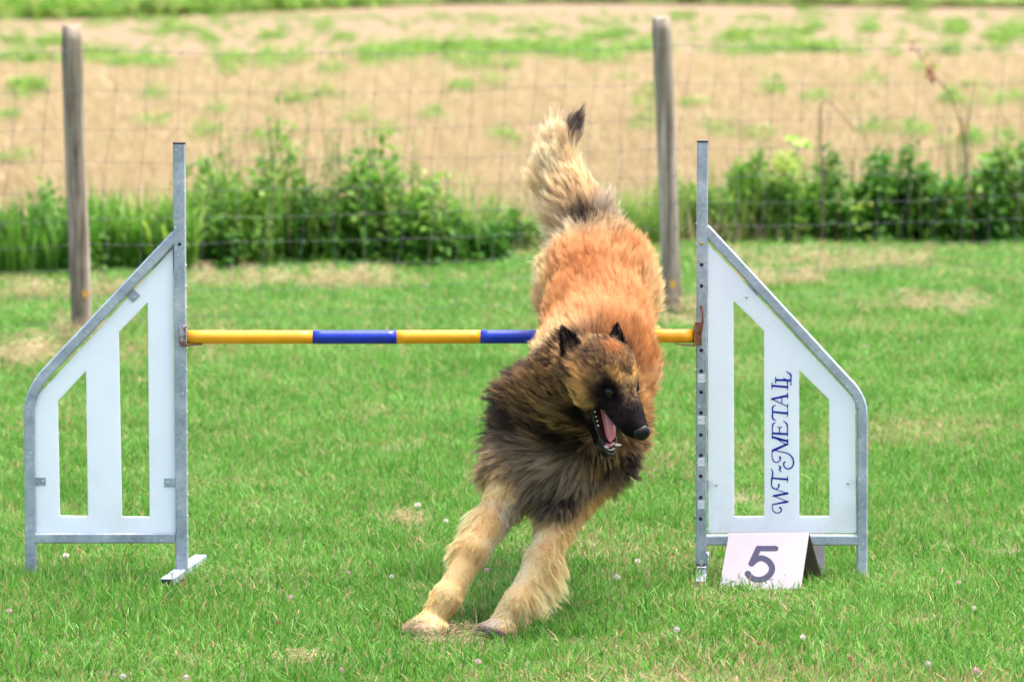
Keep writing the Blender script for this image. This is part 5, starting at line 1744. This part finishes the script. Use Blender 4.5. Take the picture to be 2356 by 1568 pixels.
# ---- ears: cupped triangles with fur of their own
def ear(name, base, tip, across, front, w, seed, tan=1.0):
    """base, tip points; across: width direction; front: the way the cup opens"""
    base, tip = Vector(base), Vector(tip)
    L_ = tip - base
    across = (across - L_.normalized() * across.dot(L_.normalized())).normalized()
    front = (front - L_.normalized() * front.dot(L_.normalized())); front = (front - across * front.dot(across)).normalized()
    V, F = [], []; nu, nv = 8, 10
    for lay in (0, 1):
        for j in range(nv + 1):
            t = j / nv
            hw = w * (1 - t) ** .62 * (1 - .25 * (1 - t) ** 4) + .0015
            for i in range(nu + 1):
                u = -1 + 2 * i / nu
                p = base + L_ * t + across * hw * u + front * (.50 * hw * u * u) + front * (.004 if lay else 0) * (1 - abs(u) ** 3) - front * .35 * w * (1 - t)
                V.append(tuple(p))
    n1_ = (nu + 1) * (nv + 1)
    for lay in (0, 1):
        for j in range(nv):
            for i in range(nu):
                a = lay * n1_ + j * (nu + 1) + i
                F.append((a, a + 1, a + nu + 2, a + nu + 1) if lay == 0 else (a, a + nu + 1, a + nu + 2, a + 1))
    for j in range(nv):
        for i in (0, nu):
            a = j * (nu + 1) + i; b_ = a + nu + 1
            F.append((a, b_, b_ + n1_, a + n1_))
    me_ = bpy.data.meshes.new(name); me_.from_pydata(V, [], F)
    bm = bmesh.new(); bm.from_mesh(me_); bmesh.ops.recalc_face_normals(bm, faces=bm.faces); bm.to_mesh(me_); bm.free(); smooth(me_)
    q = me_.color_attributes.new('coat', 'FLOAT_COLOR', 'POINT'); q.data.foreach_set('color', np.tile(np.array([.03, .02, .02, 1], np.float32), len(V)))
    o = link(name, me_, M['skin'], DOG)
    ld = np.array(L_.normalized())
    bb, ac, fr = np.array(base), np.array(across), np.array(front)

    def cf(p):
        n = len(p); t = np.clip(((p - bb) @ ld) / L_.length, 0, 1); u = ((p - bb) @ ac) / w
        Dd = ld[None] + ac[None] * (u[:, None] * .3)
        A = np.where((t < .5)[:, None], np.array([[.30, .19, .11]]), np.array([[.14, .09, .075]])) * np.ones((n, 3)) * tan
        edge = (np.abs(u) > (1 - t) ** .62 * .62)
        A[edge] = (.035, .025, .028)
        return Dd, np.stack([.009 + .018 * (1 - t) ** 2, np.full(n, .25), np.full(n, .5), np.full(n, .5)], 1), A, np.tile(np.array(BLK), (n, 1))
    grow('ear_fur', me_, 5000, o, chartf=cf, npt=5, seed=seed, radius=.0003, nclump=260, nomouth=False)
    return o


toc = Vector((0, -1, .1))
ear('ear', P(1334, 840, -.845), P(1294, 752, -.83), Vector((1, -.3, .35)), Vector((.25, -1, .1)), .030, 31)
ear('ear', P(1412, 826, -.83), P(1421, 748, -.81), Vector((1, .3, .0)), Vector((.35, -1, .1)), .024, 32, 1.8)

# ---- eyes, nose, mouth
m, nt, b = new_mat('dog_eye'); M['eye'] = m
b.inputs['Base Color'].default_value = (.006, .003, .002, 1); b.inputs['Roughness'].default_value = .04; b.inputs['Specular IOR Level'].default_value = .35
M['lid'] = simple('black_eyelid_skin', (.005, .004, .005), .8, 0, 400, .3, .2, .05)
M['iris'] = simple('brown_iris', (.10, .035, .012), .15)
M['nose'] = simple('wet_black_nose', (.003, .0028, .004), .38, 0, 700, .3, .4, .22)
M['nostril'] = simple('nostril_black', (.002, .002, .002), .8)
M['lip'] = simple('wet_black_lip', (.008, .006, .008), .28, 0, 300, .3, .4, .4)
M['tongue'] = simple('pink_tongue', (.58, .16, .20), .34, 0, 160, .14, .25, .6)
M['gum'] = simple('dark_pink_gum', (.30, .09, .12), .3, 0, 150, .3, .2)
M['tooth'] = simple('ivory_tooth', (.78, .72, .60), .3, 0, 120, .08)


def ball(name, c, rad, ax, mat, parent, seg=24):
    bm = bmesh.new(); bmesh.ops.create_uvsphere(bm, u_segments=seg, v_segments=seg // 2, radius=1)
    for v in bm.verts:
        v.co = Vector(c) + ax[0] * v.co.x * rad[0] + ax[1] * v.co.y * rad[1] + ax[2] * v.co.z * rad[2]
    me_ = bpy.data.meshes.new(name); bmesh.ops.recalc_face_normals(bm, faces=bm.faces); bm.to_mesh(me_); bm.free(); smooth(me_)
    return link(name, me_, mat, parent)


for s in (-1, 1):
    ec = Hd(.008, s * .0375, -.003)
    e_ = ball('eye', ec, (.0122, .0122, .0122), HX, M['eye'], DOG)
    out = (hev * s * .75 + hmv * .62 + huv * .1).normalized(); o1 = out.orthogonal().normalized(); o2 = out.cross(o1)
    bm = bmesh.new(); bmesh.ops.create_uvsphere(bm, u_segments=40, v_segments=28, radius=.0131)
    v_ = (hmv * .78 - hev * s * .62).normalized(); upv = v_.cross(out).normalized()
    if upv.dot(huv) < 0: upv = -upv
    kill = []
    for v in bm.verts:
        zz = v.co.z / .0131; xx = v.co.x / .0131
        if -.50 + .3 * xx * xx < zz < .64 - .62 * xx * xx - .10 * xx: kill.append(v)
        v.co = ec + v_ * v.co.x + out * v.co.y + upv * v.co.z
    bmesh.ops.delete(bm, geom=kill, context='VERTS')
    ml = bpy.data.meshes.new('eyelid'); bm.to_mesh(ml); bm.free(); smooth(ml)
    link('eyelid', ml, M['lid'], DOG)
    mb = MB()      # lid rims
    for sg in (-1, 1):
        pl = []
        for k in range(9):
            t = -1 + 2 * k / 8
            v = (hmv * .78 - hev * s * .62).normalized()
            p = ec + v * (.0110 * t) + huv * sg * ((.0072 if sg > 0 else .0056) * (1 - t * t)) - huv * .0012 * t
            dd = (p - ec); q = ec + (dd + out * math.sqrt(max(0, .0120 ** 2 - dd.length ** 2))).normalized() * .0129
            pl.append(q)
        mb.tube(pl, [.0007] + [.0010] * 7 + [.0007], 8)
    mb.build('eyelid_rim', M['lip'], DOG, True)

# nose
bm = bmesh.new(); bmesh.ops.create_uvsphere(bm, u_segments=40, v_segments=24, radius=1)
NC = Hd(.113, 0, -.0245)
for v in bm.verts:
    x, y, z = v.co
    w = 1 - .22 * max(0, -z) - .1 * z * z
    fx = .0180 * x * (1 - .15 * max(0, z)); fy = .0235 * y * w; fz = .0170 * z
    # nostrils: comma-shaped dents to either side of the front
    for s in (-1, 1):
        q = ((y - s * .50) / .22) ** 2 + ((z + .12) / .24) ** 2
        if x > 0: fx -= .0075 * math.exp(-q * 1.3)
        q = ((y - s * .92) / .3) ** 2 + ((z + .22) / .16) ** 2
        fy -= s * .0035 * math.exp(-q * 1.3) * (x > -.3)
    fx -= .0018 * math.exp(-(y / .07) ** 2) * (x > 0) * (z < .3)
    v.co = NC + hmv * fx + hev * fy + huv * (fz + .004 * (1 - abs(y)) * (z > 0) * z)
me_ = bpy.data.meshes.new('nose'); bmesh.ops.recalc_face_normals(bm, faces=bm.faces); bm.to_mesh(me_); bm.free(); smooth(me_)
nose = link('nose', me_, M['nose'], DOG)
for s in (-1, 1):
    ball('nostril', Hd(.1160, s * .0140, -.0290), (.0085, .0062, .0048), HX, M['nostril'], nose, 14)

# lips: lower jaw rim and the edge of the upper lips
mb = MB()
rim = [(.002, .038, .014), (.025, .035, .006), (.055, .0290, .000), (.085, .0235, -.003), (.112, .0195, -.004), (.130, .010, -.005), (.134, 0, -.005)]
rim = rim + [(a, -b_, c) for (a, b_, c) in rim[-2::-1]]
rim_s = cat_rom(rim, 4)
pl = [J(a, b_, c) for (a, b_, c) in rim_s]
mb.tube(pl, [.0046 + .0016 * math.sin(k * 1.9) * (.3 + .7 * abs(math.sin(k * .6))) for k in range(len(pl))], 10)
mb.build('lower_lip', M['lip'], DOG, True)
for s in (-1, 1):
    mb = MB()
    pl = [J(.004, s * .037, .012), Hd(-.002, s * .040, -.052), Hd(.020, s * .037, -.047), Hd(.045, s * .0325, -.049), Hd(.070, s * .0270, -.050), Hd(.092, s * .0215, -.048), Hd(.108, s * .012, -.044)]
    pl = [Vector(p) for p in cat_rom([tuple(p) for p in pl], 4)]
    mb.tube(pl, [.0032 - .0012 * k / len(pl) for k in range(len(pl))], 8)
    mb.build('upper_lip', M['lip'], DOG, True)
    mb = MB()    # cheek skin stretched behind the mouth corner
    pl = [J(-.004, s * .035, .004), J(.006, s * .033, .020), Hd(-.010, s * .034, -.050)]
    mb.tube(pl, [.008, .007, .008], 8); mb.build('mouth_corner', M['lip'], DOG, True)
# tongue
mb = MB()
K = 14; nn = 12
vs = []
for k in range(K + 1):
    t = k / K
    a = -.010 + .118 * t
    w_ = .0205 * (1 - .25 * t) * math.sqrt(max(0.02, 1 - max(0, (t - .80) / .2) ** 2)); th = .0048 * (1 - .3 * t) * math.sqrt(max(.05, 1 - max(0, (t - .85) / .15) ** 2))
    zc = .0075 + .008 * math.sin(t * math.pi * .9) * (1 - .5 * t) - .005 * t
    for j in range(nn):
        an = 2 * math.pi * j / nn
        y_, z_ = w_ * math.cos(an), th * math.sin(an)
        z_ += .25 * abs(y_) if True else 0
        z_ -= .0022 * math.exp(-(y_ / .004) ** 2) * (math.sin(an) > 0)
        vs.append(J(a, y_, zc + z_))
fs = [(k * nn + j, k * nn + (j + 1) % nn, (k + 1) * nn + (j + 1) % nn, (k + 1) * nn + j) for k in range(K) for j in range(nn)] + [tuple(range(nn - 1, -1, -1)), tuple(K * nn + j for j in range(nn))]
mb.add(vs, fs); mb.build('tongue', M['tongue'], DOG, True)
mb = MB(); mb.tube([J(.100, s_ * .010, -.001) if False else J(.116 - .006 * abs(s_), s_ * .014, -.001) for s_ in (-1, -.5, 0, .5, 1)], [.003, .004, .0042, .004, .003], 8); mb.build('gum', M['gum'], DOG, True)


def tooth(c, d, h, r_, bend=None):
    mb = MB(); d = d.normalized(); bend = bend or Vector((0, 0, 0))
    mb.tube([c - d * .002, c + d * h * .4 + bend * .2, c + d * h * .75 + bend * .6, c + d * h + bend], [r_, r_ * .85, r_ * .5, r_ * .1], 8)
    return mb.build('tooth', M['tooth'], DOG, True)


for s in (-1, 1):
    tooth(J(.115, s * .0155, -.001), ju * 1 + jd * .45 + hev * s * .25, .0175, .0034, -jd * .003)       # lower canines
    tooth(Hd(.090, s * .0170, -.045), -huv + hmv * .1 + hev * s * .1, .0125, .0028)                      # upper canines
    for k, (a, h_) in enumerate(((.026, .0085), (.036, .0095), (.047, .0075), (.057, .0055), (.067, .0045))):
        tooth(J(a, s * (.0300 - .06 * (a - .026) * 2.2), .003 - .02 * (a - .026)), ju + hev * s * .1, h_, .0036 if k < 2 else .0026)
for k in range(6):
    q = -1 + 2 * k / 5
    tooth(J(.1245 - .003 * q * q, q * .010, -.001), ju + jd * .35, .0055, .0015)

# claws
M['claw'] = simple('dark_claw', (.035, .028, .028), .35)
for tl in (toes_l, toes_r):
    for (a, b_, r_) in tl:
        pa, pb = P(*a), P(*b_); d = (pb - pa).normalized()
        mb = MB(); q = pb + d * r_ * .6 + Vector((0, 0, .002))
        mb.tube([q, q + d * .008 + Vector((0, 0, -.001)), q + d * .014 + Vector((0, 0, -.005))], [.0042, .0032, .0006], 8)
        mb.build('claw', M['claw'], DOG, True)
# whiskers
M['whisker'] = simple('whisker', (.03, .025, .03), .4)
r = random.Random(8)
for s in (-1, 1):
    for k in range(7):
        p = Hd(.060 + .035 * r.random(), s * .019, -.036 - .012 * r.random())
        d = (hev * s * 1.0 + hmv * r.uniform(-.3, .5) + huv * r.uniform(-.6, .3)).normalized(); L_ = r.uniform(.025, .05)
        mb = MB(); mb.tube([p, p + d * L_ * .5, p + d * L_ - huv * .006 - hmv * .006], [.0003, .00024, .0001], 4); mb.build('whisker', M['whisker'], DOG)
